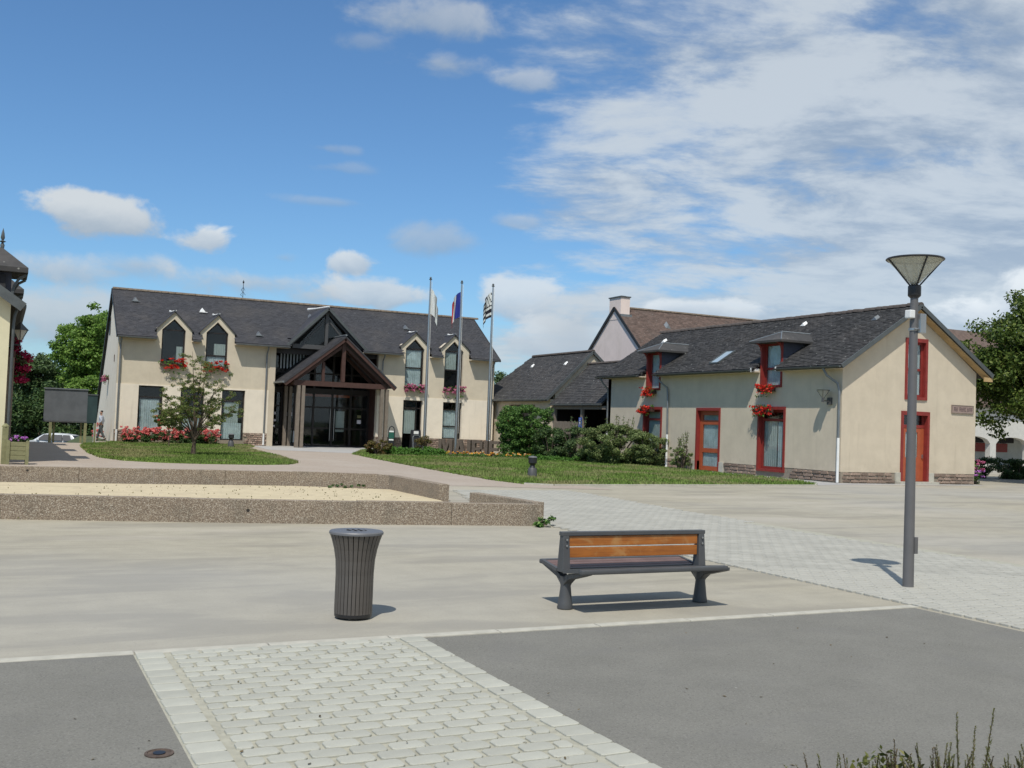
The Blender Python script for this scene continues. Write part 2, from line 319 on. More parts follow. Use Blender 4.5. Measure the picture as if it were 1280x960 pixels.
# ------------------------------------------------------------------ mesh helpers
class MB:
    def __init__(s): s.v = []; s.f = []; s.mi = []
    def add(s, vs, fs, mi=0):
        o = len(s.v); s.v += [tuple(p) for p in vs]; s.f += [tuple(i+o for i in f) for f in fs]; s.mi += [mi]*len(fs); return s
    def box(s, x0, x1, y0, y1, z0, z1, mi=0):
        return s.add([(x0, y0, z0), (x1, y0, z0), (x1, y1, z0), (x0, y1, z0), (x0, y0, z1), (x1, y0, z1), (x1, y1, z1), (x0, y1, z1)],
                     [(0, 3, 2, 1), (4, 5, 6, 7), (0, 1, 5, 4), (1, 2, 6, 5), (2, 3, 7, 6), (3, 0, 4, 7)], mi)
    def hexa(s, a, b, mi=0):   # two quads (front, back)
        return s.add(list(a)+list(b), [(0, 1, 2, 3), (7, 6, 5, 4), (0, 4, 5, 1), (1, 5, 6, 2), (2, 6, 7, 3), (3, 7, 4, 0)], mi)
    def prism(s, poly, d, mi=0):   # polygon of 3d points swept by vector d
        n = len(poly); d = Vector(d); a = [Vector(p) for p in poly]; b = [p+d for p in a]
        return s.add(a+b, [tuple(range(n)), tuple(range(2*n-1, n-1, -1))]+[(i, (i+1) % n, n+(i+1) % n, n+i) for i in range(n)], mi)
    def bar(s, p, q, w, h=None, up=(0, 0, 1), mi=0):   # rectangular bar from p to q
        p = Vector(p); q = Vector(q); h = h or w; t = (q-p).normalized(); u = Vector(up)
        if abs(t.dot(u)) > .98: u = Vector((0, 1, 0))
        sx = t.cross(u).normalized()*(w/2); uy = sx.cross(t).normalized()*(h/2)
        return s.hexa([p-sx-uy, p+sx-uy, p+sx+uy, p-sx+uy], [q-sx-uy, q+sx-uy, q+sx+uy, q-sx+uy], mi)
    def tube(s, pts, r, n=8, mi=0, caps=True):
        pts = [Vector(p) for p in pts]; rs = r if isinstance(r, (list, tuple)) else [r]*len(pts); o = len(s.v); ref = None
        for i, p in enumerate(pts):
            t = (pts[min(i+1, len(pts)-1)]-pts[max(i-1, 0)]).normalized()
            if ref is None: ref = t.orthogonal().normalized()
            ref = (ref-t*ref.dot(t)).normalized(); b = t.cross(ref)
            for k in range(n):
                a = 2*math.pi*k/n; s.v.append(tuple(p+(ref*math.cos(a)+b*math.sin(a))*rs[i]))
        for i in range(len(pts)-1):
            for k in range(n):
                s.f.append((o+i*n+k, o+i*n+(k+1) % n, o+(i+1)*n+(k+1) % n, o+(i+1)*n+k)); s.mi.append(mi)
        if caps:
            s.f.append(tuple(o+k for k in range(n))); s.mi.append(mi); e = o+(len(pts)-1)*n; s.f.append(tuple(e+k for k in range(n))); s.mi.append(mi)
        return s
    def lathe(s, prof, n=24, c=(0, 0, 0), mi=0, closed=False):
        o = len(s.v); m = len(prof)
        for (r, z) in prof:
            for k in range(n): a = 2*math.pi*k/n; s.v.append((c[0]+r*math.cos(a), c[1]+r*math.sin(a), c[2]+z))
        for i in range(m-1 if not closed else m):
            j = (i+1) % m
            for k in range(n): s.f.append((o+i*n+k, o+i*n+(k+1) % n, o+j*n+(k+1) % n, o+j*n+k)); s.mi.append(mi)
        if not closed:
            for e in (0, m-1):
                if prof[e][0] > 1e-4: s.f.append(tuple(o+e*n+k for k in range(n))); s.mi.append(mi)
        return s
    def map(s, fn): s.v = [tuple(fn(*p)) for p in s.v]; return s
    def mesh(s, name, mats, smooth=False, bevel=0, recalc=True, merge=False):
        me = bpy.data.meshes.new(name); me.from_pydata(s.v, [], s.f)
        for m in (mats if isinstance(mats, (list, tuple)) else [mats]): me.materials.append(m)
        if any(s.mi): me.polygons.foreach_set('material_index', s.mi)
        if recalc or bevel or merge:
            bm = bmesh.new(); bm.from_mesh(me)
            if merge: bmesh.ops.remove_doubles(bm, verts=bm.verts, dist=1e-5)
            if recalc: bmesh.ops.recalc_face_normals(bm, faces=bm.faces)
            if bevel:
                ed = [e for e in bm.edges if len(e.link_faces) == 2 and e.calc_face_angle(0) > .6]
                bmesh.ops.bevel(bm, geom=ed, offset=bevel, segments=2, affect='EDGES', profile=.6)
            bm.to_mesh(me); bm.free()
        if smooth:
            me.polygons.foreach_set('use_smooth', [True]*len(me.polygons))
            try: me.set_sharp_from_angle(angle=R(38))
            except Exception: pass
        me.update(); return me
def link(me, name, parent=None, loc=(0, 0, 0), rotz=0.0, label=None, kind=None):
    o = bpy.data.objects.new(name, me); COL.objects.link(o); o.location = loc; o.rotation_euler = (0, 0, rotz)
    if parent is not None: o.parent = parent
    if label: o['label'] = label
    if kind: o['kind'] = kind
    return o
def part(mb, name, m, parent, label=None, kind=None, smooth=False, bevel=0, **k):
    return link(mb.mesh(name, m, smooth, bevel, **k), name, parent, label=label, kind=kind)
def tag(o, label, cat, group=None):
    o['label'] = label; o['category'] = cat
    if group: o['group'] = group
    return o
def thing(name, label, cat, loc=(0, 0, 0), rotz=0.0, group=None):
    o = bpy.data.objects.new(name, None); COL.objects.link(o); o.location = loc; o.rotation_euler = (0, 0, rotz); o.empty_display_size = .2
    return tag(o, label, cat, group)
def struct(mb, name, m, **k):
    return link(mb.mesh(name, m, **k), name, kind='structure')
def copy_tree(o, parent=None):
    c = o.copy(); COL.objects.link(c)
    if parent is not None: c.parent = parent
    for ch in [x for x in bpy.data.objects if x.parent == o]: copy_tree(ch, c)
    return c
def sheet(name, poly, z, m, kind='structure', thick=0.0):
    b = MB()
    if thick: b.prism([(x, y, z-thick) for x, y in poly], (0, 0, thick))
    else: b.add([(x, y, z) for x, y in poly], [tuple(range(len(poly)))])
    me = b.mesh(name, m); 
    if not thick:
        bm = bmesh.new(); bm.from_mesh(me)
        for f in bm.faces:
            if f.normal.z < 0: f.normal_flip()
        bm.to_mesh(me); bm.free()
    return link(me, name, kind=kind)

def quads_mesh(name, C, Uv, Vv, m, tri=False):
    """many leaf faces: centres C, half vectors U, V  (diamond leaves)"""
    n = len(C); k = 3 if tri else 4
    if tri: P = np.stack([C-Uv, C+Uv, C+Vv], 1)
    else: P = np.stack([C-Vv, C+Uv*.9-Vv*.1, C+Vv, C-Uv*.9-Vv*.1], 1)
    me = bpy.data.meshes.new(name); me.vertices.add(n*k); me.vertices.foreach_set('co', P.reshape(-1).astype(np.float32))
    me.loops.add(n*k); me.loops.foreach_set('vertex_index', np.arange(n*k, dtype=np.int32))
    me.polygons.add(n); me.polygons.foreach_set('loop_start', np.arange(0, n*k, k, dtype=np.int32))
    me.polygons.foreach_set('loop_total', np.full(n, k, dtype=np.int32)); me.materials.append(m); me.update(calc_edges=True); return me
def unit(a): return a/np.maximum(np.linalg.norm(a, axis=1, keepdims=True), 1e-9)
def leafcloud(name, clumps, n, size, m, parent, flat=.6, up=.6, label=None, asp=.62, kind=None):
    """clumps: array (k,4) x,y,z,r ; n leaves in all"""
    c = np.array(clumps, float); w = c[:, 3]**2; w /= w.sum()
    idx = rng.choice(len(c), n, p=w); r = c[idx, 3:4]
    dirs = unit(rng.normal(size=(n, 3))); rad = rng.random((n, 1))**.45
    P = c[idx, :3]+dirs*rad*r*np.array([1, 1, flat])
    N = unit(dirs*.8+rng.normal(size=(n, 3))*.7+np.array([0, 0, up])); T = unit(np.cross(N, rng.normal(size=(n, 3)))); B = np.cross(N, T)
    s = size*(.6+.8*rng.random((n, 1)))
    return link(quads_mesh(name, P, T*s*asp*.5, B*s*.5, m), name, parent, label=label, kind=kind)
def crown_clumps(cx, cy, cz, rx, ry, rz, k, rc, shell=.62, low=-.75, boxy=0.0):
    out = []
    while len(out) < k:
        d = Vector((random.gauss(0, 1), random.gauss(0, 1), random.gauss(0, 1))).normalized()
        if d.z < low: continue
        q = (shell+(1-shell)*random.random()) if random.random() < .8 else random.random()*.8
        if boxy: q *= 1+boxy*(1/max(abs(d.x), abs(d.y), abs(d.z))-1)
        wob = 1+(.16 if not boxy else .04)*math.sin(3*math.atan2(d.y, d.x)+cx)+.1*math.sin(5*d.z+cy)
        out.append((cx+d.x*rx*q*wob, cy+d.y*ry*q*wob, cz+d.z*rz*q*wob, rc*random.uniform(.55, 1.25)))
    return out
def trunk_mb(h, r, limbs, lean=(0, 0)):
    b = MB(); pts = [(lean[0]*t*t*h+.04*math.sin(7*t), lean[1]*t*t*h+.04*math.cos(5*t), h*t) for t in (0, .12, .3, .5, .75, 1)]
    b.tube(pts, [r*1.35, r, r*.88, r*.75, r*.5, r*.2], 10)
    for (z, dx, dy, dz) in limbs:
        t = z/h; p = Vector((lean[0]*t*t*h, lean[1]*t*t*h, z)); q = p+Vector((dx, dy, dz)); mid = p.lerp(q, .5)+Vector((0, 0, -.08*abs(dz)))
        b.tube([p, mid, q], [r*.45, r*.28, r*.08], 6)
        for k in range(3):
            e = q+Vector((random.uniform(-.5, .5)*abs(dz), random.uniform(-.5, .5)*abs(dz), random.uniform(.1, .5)*abs(dz)))
            b.tube([mid.lerp(q, .3+.25*k), e], [r*.14, r*.03], 5)
    return b
def tree(name, label, loc, h, cz, rx, ry, rz, k, rc, n, size, lm, r=.25, group=None, cat='tree', extra=()):
    t = thing(name, label, cat, loc, group=group)
    part(trunk_mb(cz+rz*.25, r, [(cz-rz*.6+i*rz*.2, math.cos(i*2.4)*rx*.5, math.sin(i*2.4)*ry*.5, rz*.22) for i in range(5)]), 'trunk', M_['bark'], t, smooth=True)
    cl = crown_clumps(0, 0, cz, rx, ry, rz, k, rc)
    for e in extra: cl += crown_clumps(*e)
    leafcloud('crown', cl, n, size, M_[lm], t)
    return t

def wall(mb, x0, x1, z0, top, openings, y0, y1, cuts=()):
    """wall between y0 and y1 along x, top(x) height, openings (xa, xb, za, zb or function, apex x)"""
    tf = top if callable(top) else (lambda x: top)
    xs = {x0, x1, *cuts}
    for o in openings:
        xs |= {o[0], o[1]}
        if len(o) > 4: xs.add(o[4])
    xs = sorted(x for x in xs if x0-1e-6 <= x <= x1+1e-6); e = 1e-4
    for a, b in zip(xs[:-1], xs[1:]):
        if b-a < 1e-4: continue
        ta, tb = tf(a+e), tf(b-e); lo = (z0, z0)
        ops = sorted([o for o in openings if o[0] < (a+b)/2 < o[1]], key=lambda o: o[2])
        segs = []
        for o in ops:
            if o[2] > lo[0]+1e-4: segs.append((lo, (o[2], o[2])))
            zt = o[3] if callable(o[3]) else (lambda x, c=o[3]: c); lo = (zt(a+e), zt(b-e))
        segs.append((lo, (ta, tb)))
        for (la, lb), (ha, hb) in segs:
            if ha-la < 1e-4 and hb-lb < 1e-4: continue
            mb.hexa([(a, y0, la), (b, y0, lb), (b, y0, hb), (a, y0, ha)], [(a, y1, la), (b, y1, lb), (b, y1, hb), (a, y1, ha)])
    return mb
def slates(mb, P0, eu, es, L, S, w, h, inside=None, t=.012, jit=.004):
    """rows of overlapping slates on a slope starting at eave corner P0"""
    P0 = Vector(P0); eu = Vector(eu).normalized(); es = Vector(es).normalized(); nn = eu.cross(es)
    if nn.z < 0: nn = -nn
    rows = int(S/h); cols = int(L/w)
    for j in range(rows):
        off = (j % 2)*w*.5
        for i in range(-1, cols+1):
            a = i*w+off+.004; b = a+w-.008; a = max(a, 0); b = min(b, L)
            if b-a < .03: continue
            s0 = j*h; s1 = min(s0+h*1.1, S)
            if inside and not inside((a+b)/2, (s0+s1)/2): continue
            q = t+random.uniform(0, jit*2); k = random.uniform(-jit, jit)
            p = [P0+eu*a+es*s0, P0+eu*b+es*s0, P0+eu*b+es*s1, P0+eu*a+es*s1]
            o = len(mb.v)
            mb.v += [tuple(p[0]+nn*(q+k)), tuple(p[1]+nn*(q-k)), tuple(p[2]+nn*.002), tuple(p[3]+nn*.002), tuple(p[0]-nn*.002), tuple(p[1]-nn*.002)]
            mb.f += [(o, o+1, o+2, o+3), (o+4, o+5, o+1, o)]; mb.mi += [0, 0]
    return mb
def stones(parent, m, x0, x1, z0, z1, mapf, rows=3, wl=(.28, .6), individual=True, depth=.05, skip=(), lab=None):
    """irregular coursed stones; mapf(s, d, z) -> local xyz; each stone an object"""
    hh = (z1-z0)/rows; protos = []
    for k in range(5):
        b = MB(); n = 7; pts = []
        base = [(-.5, -.42), (-.2, -.5), (.3, -.47), (.5, -.3), (.47, .38), (.1, .5), (-.42, .45), (-.5, .1)]
        pts = [(x+random.uniform(-.04, .04), z+random.uniform(-.06, .06)) for x, z in base]
        a = [(x, 0, z) for x, z in pts]; c = [(x*.88, -1, z*.84) for x, z in pts]; n = len(pts)
        b.add(a+c, [tuple(range(n, 2*n))]+[(i, (i+1) % n, n+(i+1) % n, n+i) for i in range(n)]); protos.append(b)
    cache = {}
    joined = MB(); cnt = 0
    for r in range(rows):
        s = x0+random.uniform(0, .1)
        while s < x1-.08:
            w = min(random.uniform(*wl), x1-s); zc = z0+hh*(r+.5)+random.uniform(-.01, .01); hs = hh*random.uniform(.74, .96); dd = depth*random.uniform(.5, 1.1)
            c = s+w/2; s += w
            if any(a-.02 < c < b+.02 or a < c-w*.4 < b or a < c+w*.4 < b for a, b in skip): continue
            pr = protos[cnt % 5]; cnt += 1; ww = w-.025
            if individual:
                o0 = Vector(mapf(c, 0, zc)); ex = Vector(mapf(c+1, 0, zc))-o0; ey = Vector(mapf(c, 1, zc))-o0
                key = cnt % 5
                if key not in cache: 
                    cache[key] = pr.mesh('stone', m, recalc=True)
                o = bpy.data.objects.new('stone', cache[key]); COL.objects.link(o); o.parent = parent
                mt = Matrix((( ex.x*ww, ey.x*dd, 0, o0.x), (ex.y*ww, ey.y*dd, 0, o0.y), (0, 0, hs, zc), (0, 0, 0, 1))); o.matrix_local = mt
            else:
                joined.add([mapf(c+x*ww, y*dd, zc+z*hs) for x, y, z in pr.v], pr.f)
    if not individual: part(joined, 'stones', m, parent, kind='stuff')
def window(parent, mapf, x0, x1, z0, z1, d, fm, fw=.07, mull=(), trans=(), apex=None, curtain=None, name='window', fd=.06, label=None, inside=True, door=None):
    """framed window: mapf(s, depth, z). d = depth of frame face behind the wall face"""
    b = MB(); tz = z1
    b.box(x0, x0+fw, d, d+fd, z0, z1); b.box(x1-fw, x1, d, d+fd, z0, z1); b.box(x0+fw, x1-fw, d+.001, d+fd, z0, z0+fw)
    if apex:
        ax, az = apex
        for (p, q) in (((x0+fw*.5, z1), (ax, az-fw*.5)), ((x1-fw*.5, z1), (ax, az-fw*.5))):
            b.bar((p[0], d+fd/2+.002, p[1]), (q[0], d+fd/2+.002, q[1]), fd, fw, up=(0, 0, 1))
    else: b.box(x0+fw, x1-fw, d+.001, d+fd, z1-fw, z1)
    for x in mull: b.box(x-fw*.4, x+fw*.4, d+.004, d+fd-.004, z0+fw, z1-(0 if apex else fw))
    for z in trans: b.box(x0+fw, x1-fw, d+.006, d+fd-.006, z-fw*.5, z+fw*.5)
    b.map(mapf); w = part(b, name, fm, parent, label=label)
    xs = [x0+fw]+sorted(mull)+[x1-fw]; zs = [z0+fw]+sorted(trans)+[z1-(0 if apex else fw)]
    for i in range(len(xs)-1):
        for j in range(len(zs)-1):
            p = MB(); p.box(xs[i]-.01, xs[i+1]+.01, d+fd*.4, d+fd*.4+.012, zs[j]-.01, zs[j+1]+.01); p.map(mapf); part(p, 'pane', M_['glass'], w)
    if apex:
        p = MB(); p.prism([(x0+fw*.6, d+fd*.4, z1), (x1-fw*.6, d+fd*.4, z1), (apex[0], d+fd*.4, apex[1]-fw)], (0, .012, 0)); p.map(mapf); part(p, 'pane', M_['glass'], w)
    if curtain:
        for (cx0, cx1, cz0, cz1, cm) in curtain:
            c = MB(); n = max(3, int((cx1-cx0)/.06)); 
            for i in range(n):
                a = cx0+(cx1-cx0)*i/n; e = cx0+(cx1-cx0)*(i+1)/n; da = d+fd+.012+.02*(i % 2); de = d+fd+.012+.02*((i+1) % 2)
                c.add([(a, da, cz0), (e, de, cz0), (e, de, cz1), (a, da, cz1)], [(0, 1, 2, 3)])
            c.map(mapf); part(c, 'curtain', M_[cm], w, recalc=False)
    if inside:
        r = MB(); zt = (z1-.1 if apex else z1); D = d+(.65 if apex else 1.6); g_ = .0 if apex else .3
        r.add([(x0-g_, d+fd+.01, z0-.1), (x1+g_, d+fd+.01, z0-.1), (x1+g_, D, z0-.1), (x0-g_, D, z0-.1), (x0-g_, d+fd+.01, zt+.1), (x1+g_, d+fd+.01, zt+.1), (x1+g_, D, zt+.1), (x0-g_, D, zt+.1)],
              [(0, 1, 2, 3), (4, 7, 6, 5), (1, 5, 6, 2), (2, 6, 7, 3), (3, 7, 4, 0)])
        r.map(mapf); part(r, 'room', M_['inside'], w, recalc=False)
    return w
def flower_box(name, label, loc, rotz, w, fm, group, trail=.25, h=.35, n=260, leafm='leaf_cover'):
    t = thing(name, label, 'flower box', loc, rotz, group)
    b = MB(); b.box(-w/2, w/2, -.2, 0, 0, .16); part(b, 'box', M_['brown'], t)
    cl = [(random.uniform(-w/2, w/2), -.12+random.uniform(-.1, .05), random.uniform(.05, .3), .16) for _ in range(12)]
    cl += [(random.uniform(-w/2, w/2), -.22, -trail*random.random(), .12) for _ in range(7)]
    leafcloud('foliage', cl, n, .09, M_[leafm], t)
    cl = [(random.uniform(-w/2, w/2)*1.08, -.22+random.uniform(-.12, .05), random.uniform(-trail*.4, h*.8), .12) for _ in range(26)]
    leafcloud('blossoms', cl, int(n*2.2), .075, M_[fm], t, asp=.9)
    return t
exec_after = []

# ================================================================== GROUND
def build_ground():
    us = [-900, -300, -120, -80, -60, -50, -44, -40, -37, -35, -33, -31, -29.5, -28, -27, -26.2, -25.4, -24.6, -23, -17.8, -16, -14, -10, 0, 20, 60, 150, 400, 1200]
    vs = [-300, -60, -30, 0, 15, 26, 28.2, 29.2, 30.2, 31.2, 32.2, 33.5, 35, 37, 40, 45, 46.5, 52, 60, 75, 95, 130, 200, 400, 1500]
    def sm(x, a, b): t = max(0, min(1, (x-a)/(b-a))); return t*t*(3-2*t)
    def z(u, v): ub = 24.8 if v < 45.4 else 16; return -.02-1.45*sm(v, 28.2, 33.5)*sm(-u, ub, ub+1.6)*(1-sm(v, 120, 300))
    b = MB(); n = len(us)
    for v in vs:
        for u in us: b.v.append((u, v, z(u, v)))
    for j in range(len(vs)-1):
        for i in range(n-1): b.f.append((j*n+i, j*n+i+1, (j+1)*n+i+1, (j+1)*n+i)); b.mi.append(0)
    struct(b, 'ground', M_['far'], smooth=True)
    sheet('lower_road', [(-60, 38), (-27.2, 38), (-27.2, 47), (-19, 47), (-19, 60), (-60, 60)], -1.46, M_['road'])
    sheet('plaza', [(-70, -60), (70, -60), (70, 32), (-23, 34), (-24.6, 33), (-24.9, 30.5), (-25.2, 28.3), (-70, 28.3)], -.006, M_['plaza'])
    sheet('brick_path', [(-33, -3.4), (-17.4, -3.4), (-13.2, -4.6), (-13.4, 20), (-10, 31.4), (-24.4, 32.5), (-24.9, 29), (-33, 28.2)], 0.0, M_['path'])
    sheet('entrance_paving', [(-16.6, 24.5), (-12.6, 21.8), (-9, 24.5), (-7.4, 33.5), (-15.4, 33.5), (-16.2, 29.5)], .005, M_['concrete'])
    sheet('asphalt_left', [(-70, -60), (-28.52, -60), (-28.52, -22.63), (-70, -22.63)], 0.004, M_['asphalt'])
    sheet('asphalt_right', [(-26.24, -60), (-20.3, -60), (-20.62, -22.66), (-26.24, -22.66)], 0.004, M_['asphalt'])
    # pale kerb stones flush with the surface
    b = MB()
    k = struct(MB().box(-70, -60.1, -22.60, -22.49, -.05, .006), 'kerb_line', M_['kerb'])
    me = MB().box(0, .988, -.075, .045, -.05, .009).mesh('kerb_stone', M_['kerb'], bevel=.006)
    for i in range(11): link(me, 'kerb_stone', k, (-31.5+i*1.0, -22.55, random.uniform(-.002, .001)))
    far = MB()
    far.box(-60, -31.52, -22.62, -22.51, -.05, .008)
    part(far, 'kerb_run', M_['kerb'], k)
    # pavers
    def pavermesh(w, h, name, m, c=.020):
        b = MB(); o = [(-w/2+c, -h/2), (w/2-c, -h/2), (w/2, -h/2+c), (w/2, h/2-c), (w/2-c, h/2), (-w/2+c, h/2), (-w/2, h/2-c), (-w/2, -h/2+c)]
        o = [(x+random.uniform(-.003, .003), y+random.uniform(-.003, .003)) for x, y in o]
        a = [(x, y, -.01) for x, y in o]; m1 = [(x, y, .008) for x, y in o]; t = [(x*(1-.04), y*(1-.06), .0125) for x, y in o]
        b.add(a+m1+t, [tuple(range(16, 24))]+[(i, (i+1) % 8, 8+(i+1) % 8, 8+i) for i in range(8)]+[(8+i, 8+(i+1) % 8, 16+(i+1) % 8, 16+i) for i in range(8)])
        return b
    st = sheet('paver_strip', [(-28.52, -60), (-26.24, -60), (-26.24, -22.63), (-28.52, -22.63)], .003, M_['joint'])
    full = [pavermesh(.196, .118, 'paver', 0).mesh('paver', M_['paver'], smooth=False) for _ in range(5)]
    half = pavermesh(.092, .118, 'paver', 0, .022).mesh('paver', M_['paver'])
    sq = [pavermesh(.192, .176, 'paver', 0, .015).mesh('paver', M_['paver']) for _ in range(3)]
    def place(me, u, v, par, rz=0):
        o = bpy.data.objects.new('paver', me); COL.objects.link(o); o.parent = par; o.location = (u, v, .003+random.uniform(-.0015, .0025)); o.rotation_euler = (random.uniform(-.006, .006), random.uniform(-.006, .006), rz+random.uniform(-.012, .012))
    v = -22.73; j = 0
    while v > -26.2:
        place(random.choice(sq), -28.41, v, st); place(random.choice(sq), -26.35, v, st); v -= .190; j += 1
    v = -22.70; j = 0; uL, uR = -28.27, -26.49; pitch = (uR-uL)/8
    while v > -25.75:
        if j % 2 == 0:
            for i in range(8): place(random.choice(full), uL+pitch*(i+.5), v, st)
        else:
            place(half, uL+pitch*.25, v, st)
            for i in range(7): place(random.choice(full), uL+pitch*(i+1), v, st)
            place(half, uR-pitch*.25, v, st)
        v -= .138; j += 1
    vrest, jrest = v, j
    rest = MB()
    while v > -34:
        for i in range(8):
            p = pavermesh(.196, .118, '', 0); rest.add([(x+uL+pitch*(i+.5), y+v, z+.004) for x, y, z in p.v], p.f)
        v -= .138
    part(rest, 'farther_pavers', M_['paver'], st, kind='stuff', recalc=False)
    # wide band of grey pavers running past the bench and the lamp
    cb = sheet('paved_band', [(-20.51, -60), (-16.3, -60), (-15.6, -12), (-14.9, -4.9), (-18.2, -4.9), (-20.3, -11.5)], -.002, M_['joint'])
    cf = [pavermesh(.205, .128, 'paver', 0).mesh('paver', M_['cobble']) for _ in range(5)]
    def inband(u, v):
        if v < -12: lo, hi = -20.5, -16.3+.7*(v+60)/48
        else: lo, hi = (-20.4+ (v+11.5)*.3 if v > -11.5 else -20.45), -15.6+.7*(v+12)/7.1
        hi = min(hi, -16.0) if v < -14 else hi
        return lo < u < hi
    rest = MB(); cand = []
    v = -27.0; j = 0; halves = []
    while v < -5.1:
        u = -20.5+(j % 2)*.108
        while u < -15:
            if inband(u, v): cand.append((u, v))
            u += .216
        if j % 2 == 0 and v < -12: halves.append((-20.443, v))
        v += .139; j += 1
    def score(c):
        dx, dy = c[0]-CX, c[1]-CY; f = dx*CF.x+dy*CF.y; r = dx*CR.x+dy*CR.y
        return (f if (f > 4 and abs(r/f) < .50) else 1e3+f)
    cand.sort(key=score); near, other = cand[:250], cand[250:]
    hb = pavermesh(.092, .128, 'paver', 0, .018).mesh('paver', M_['cobble'])
    for u, v in halves[:10]+halves[10:]: place(hb, u, v, cb) if v < -17 else None
    for u, v in near: place(random.choice(cf), u, v, cb)
    for u, v in other:
        w, h = .102, .064; dz = .006+random.uniform(0, .003); o = [(-w+.02, -h), (w-.02, -h), (w, -h+.02), (w, h-.02), (w-.02, h), (-w+.02, h), (-w, h-.02), (-w, -h+.02)]
        rest.add([(u+x, v+y, .004+dz) for x, y in o]+[(u+x*1.03, v+y*1.03, -.002) for x, y in o], [tuple(range(8))]+[(8+i, 8+(i+1) % 8, (i+1) % 8, i) for i in range(8)])
    part(rest, 'farther_pavers', M_['cobble'], cb, kind='stuff', recalc=False)
    # manhole-like iron cap in the asphalt
    t = thing('valve_cover', 'small rusty iron valve cover set in the left asphalt beside the pale pavers', 'utility cover', (-28.65, -25.02, .005))
    part(MB().lathe([(.075, 0), (.075, .006), (.062, .008), (.060, .003), (0.0001, .003)], 20), 'rim', M_['rust'], t, smooth=True)
    part(MB().lathe([(.032, .002), (.032, .008), (.0001, .009)], 14), 'cap', M_['black'], t, smooth=True)
    t = thing('drain_cover', 'flat round manhole cover in the dark asphalt at the right', 'utility cover', (*XY(3.05, 7.0), .005))
    # leaves and grit on the pavers and the asphalt
    C = []; n = 34
    for _ in range(n): C.append((random.uniform(-28.4, -26.0), random.uniform(-26, -22.7), .024))
    for _ in range(26): C.append((random.uniform(-25.8, -21), random.uniform(-27, -23), .009))
    for _ in range(12): C.append((random.uniform(-30, -28.6), random.uniform(-26, -23), .009))
    C = np.array(C); N = unit(rng.normal(size=(len(C), 3))*.25+np.array([0, 0, 1])); T = unit(np.cross(N, rng.normal(size=(len(C), 3)))); B = np.cross(N, T); s = .006+.012*rng.random((len(C), 1))
    o = link(quads_mesh('fallen_leaves', C, T*s*.6, B*s, M_['heather_brown']), 'fallen_leaves', kind='stuff'); tag(o, 'dry brown leaf bits scattered over the foreground paving', 'leaf litter')
build_ground()
for o in list(bpy.data.objects):
    if o.name == 'drain_cover': bpy.data.objects.remove(o)

# ---------------------------------------------------------------- lawns and beds
def inpoly(p, poly):
    x, y = p; c = False; n = len(poly)
    for i in range(n):
        x1, y1 = poly[i]; x2, y2 = poly[(i+1) % n]
        if (y1 > y) != (y2 > y) and x < (x2-x1)*(y-y1)/(y2-y1)+x1: c = not c
    return c
def lawn(name, poly, n, label):
    s = sheet(name, poly, .035, M_['lawn'], thick=.06)
    xs = [p[0] for p in poly]; ys = [p[1] for p in poly]; C = []
    while len(C) < n:
        p = (random.uniform(min(xs), max(xs)), random.uniform(min(ys), max(ys)))
        if inpoly(p, poly): C.append((p[0], p[1], .03))
    e = []
    for i in range(len(poly)):
        a = Vector(poly[i]); b = Vector(poly[(i+1) % len(poly)]); m = int((b-a).length/.05)
        for k in range(m): q = a.lerp(b, k/m); e.append((q.x+random.uniform(-.09, .09), q.y+random.uniform(-.09, .09), .0))
    C = np.array(C+e); n = len(C); a = rng.random((n, 1))*6.283; U = np.hstack([np.cos(a), np.sin(a), a*0])*.022
    V = np.hstack([rng.normal(size=(n, 2))*.03, .05+.06*rng.random((n, 1))])
    o = link(quads_mesh('grass', C, U, V, M_['blade'], tri=True), 'grass', kind='stuff'); tag(o, label, 'grass'); return s
LA = [(-25.6, 26.3), (-25.9, 23), (-26.1, 15.5), (-26.0, 11), (-25.4, 8.8), (-24.2, 7.7), (-22.9, 7.3), (-20.9, 7.3), (-19.7, 7.9), (-18.9, 9.6), (-18.3, 15), (-17.9, 21), (-17.5, 25.5), (-16.4, 29.2), (-16.3, 31.2), (-23.9, 31.2), (-24.3, 29)]
lawn('lawn_left', LA, 42000, 'green lawn in front of the left wing of the town hall')
LB = [(-13.2, 20.5), (-13.6, 17.5), (-14.3, 11), (-14.9, 4), (-15.2, -.5), (-15.0, -2.3), (-14.3, -2.9), (-2.9, -1.75), (-1.9, -.6), (-1.1, 2.5), (-.95, 16.9), (-1.1, 24), (-3.5, 26.5), (-7.0, 29.5), (-10.6, 27)]
lawn('lawn_right', LB, 60000, 'sun bleached lawn between the path and the red trimmed cottage')
b = MB()
for (p, q) in zip(LB[5:8], LB[6:9]):
    b.bar((p[0], p[1]-.07, .0), (q[0], q[1]-.07, .0), .10, .09)
struct(b, 'lawn_kerb', M_['kerb'])
sheet('wall_foot_path', [(-2.7, -1.6), (-1.75, -.6), (-.98, 2.5), (-.85, 17), (0, 17), (0, 0), (7.4, -.02), (7.4, -.7), (-.6, -.9)], .001, M_['concrete'])

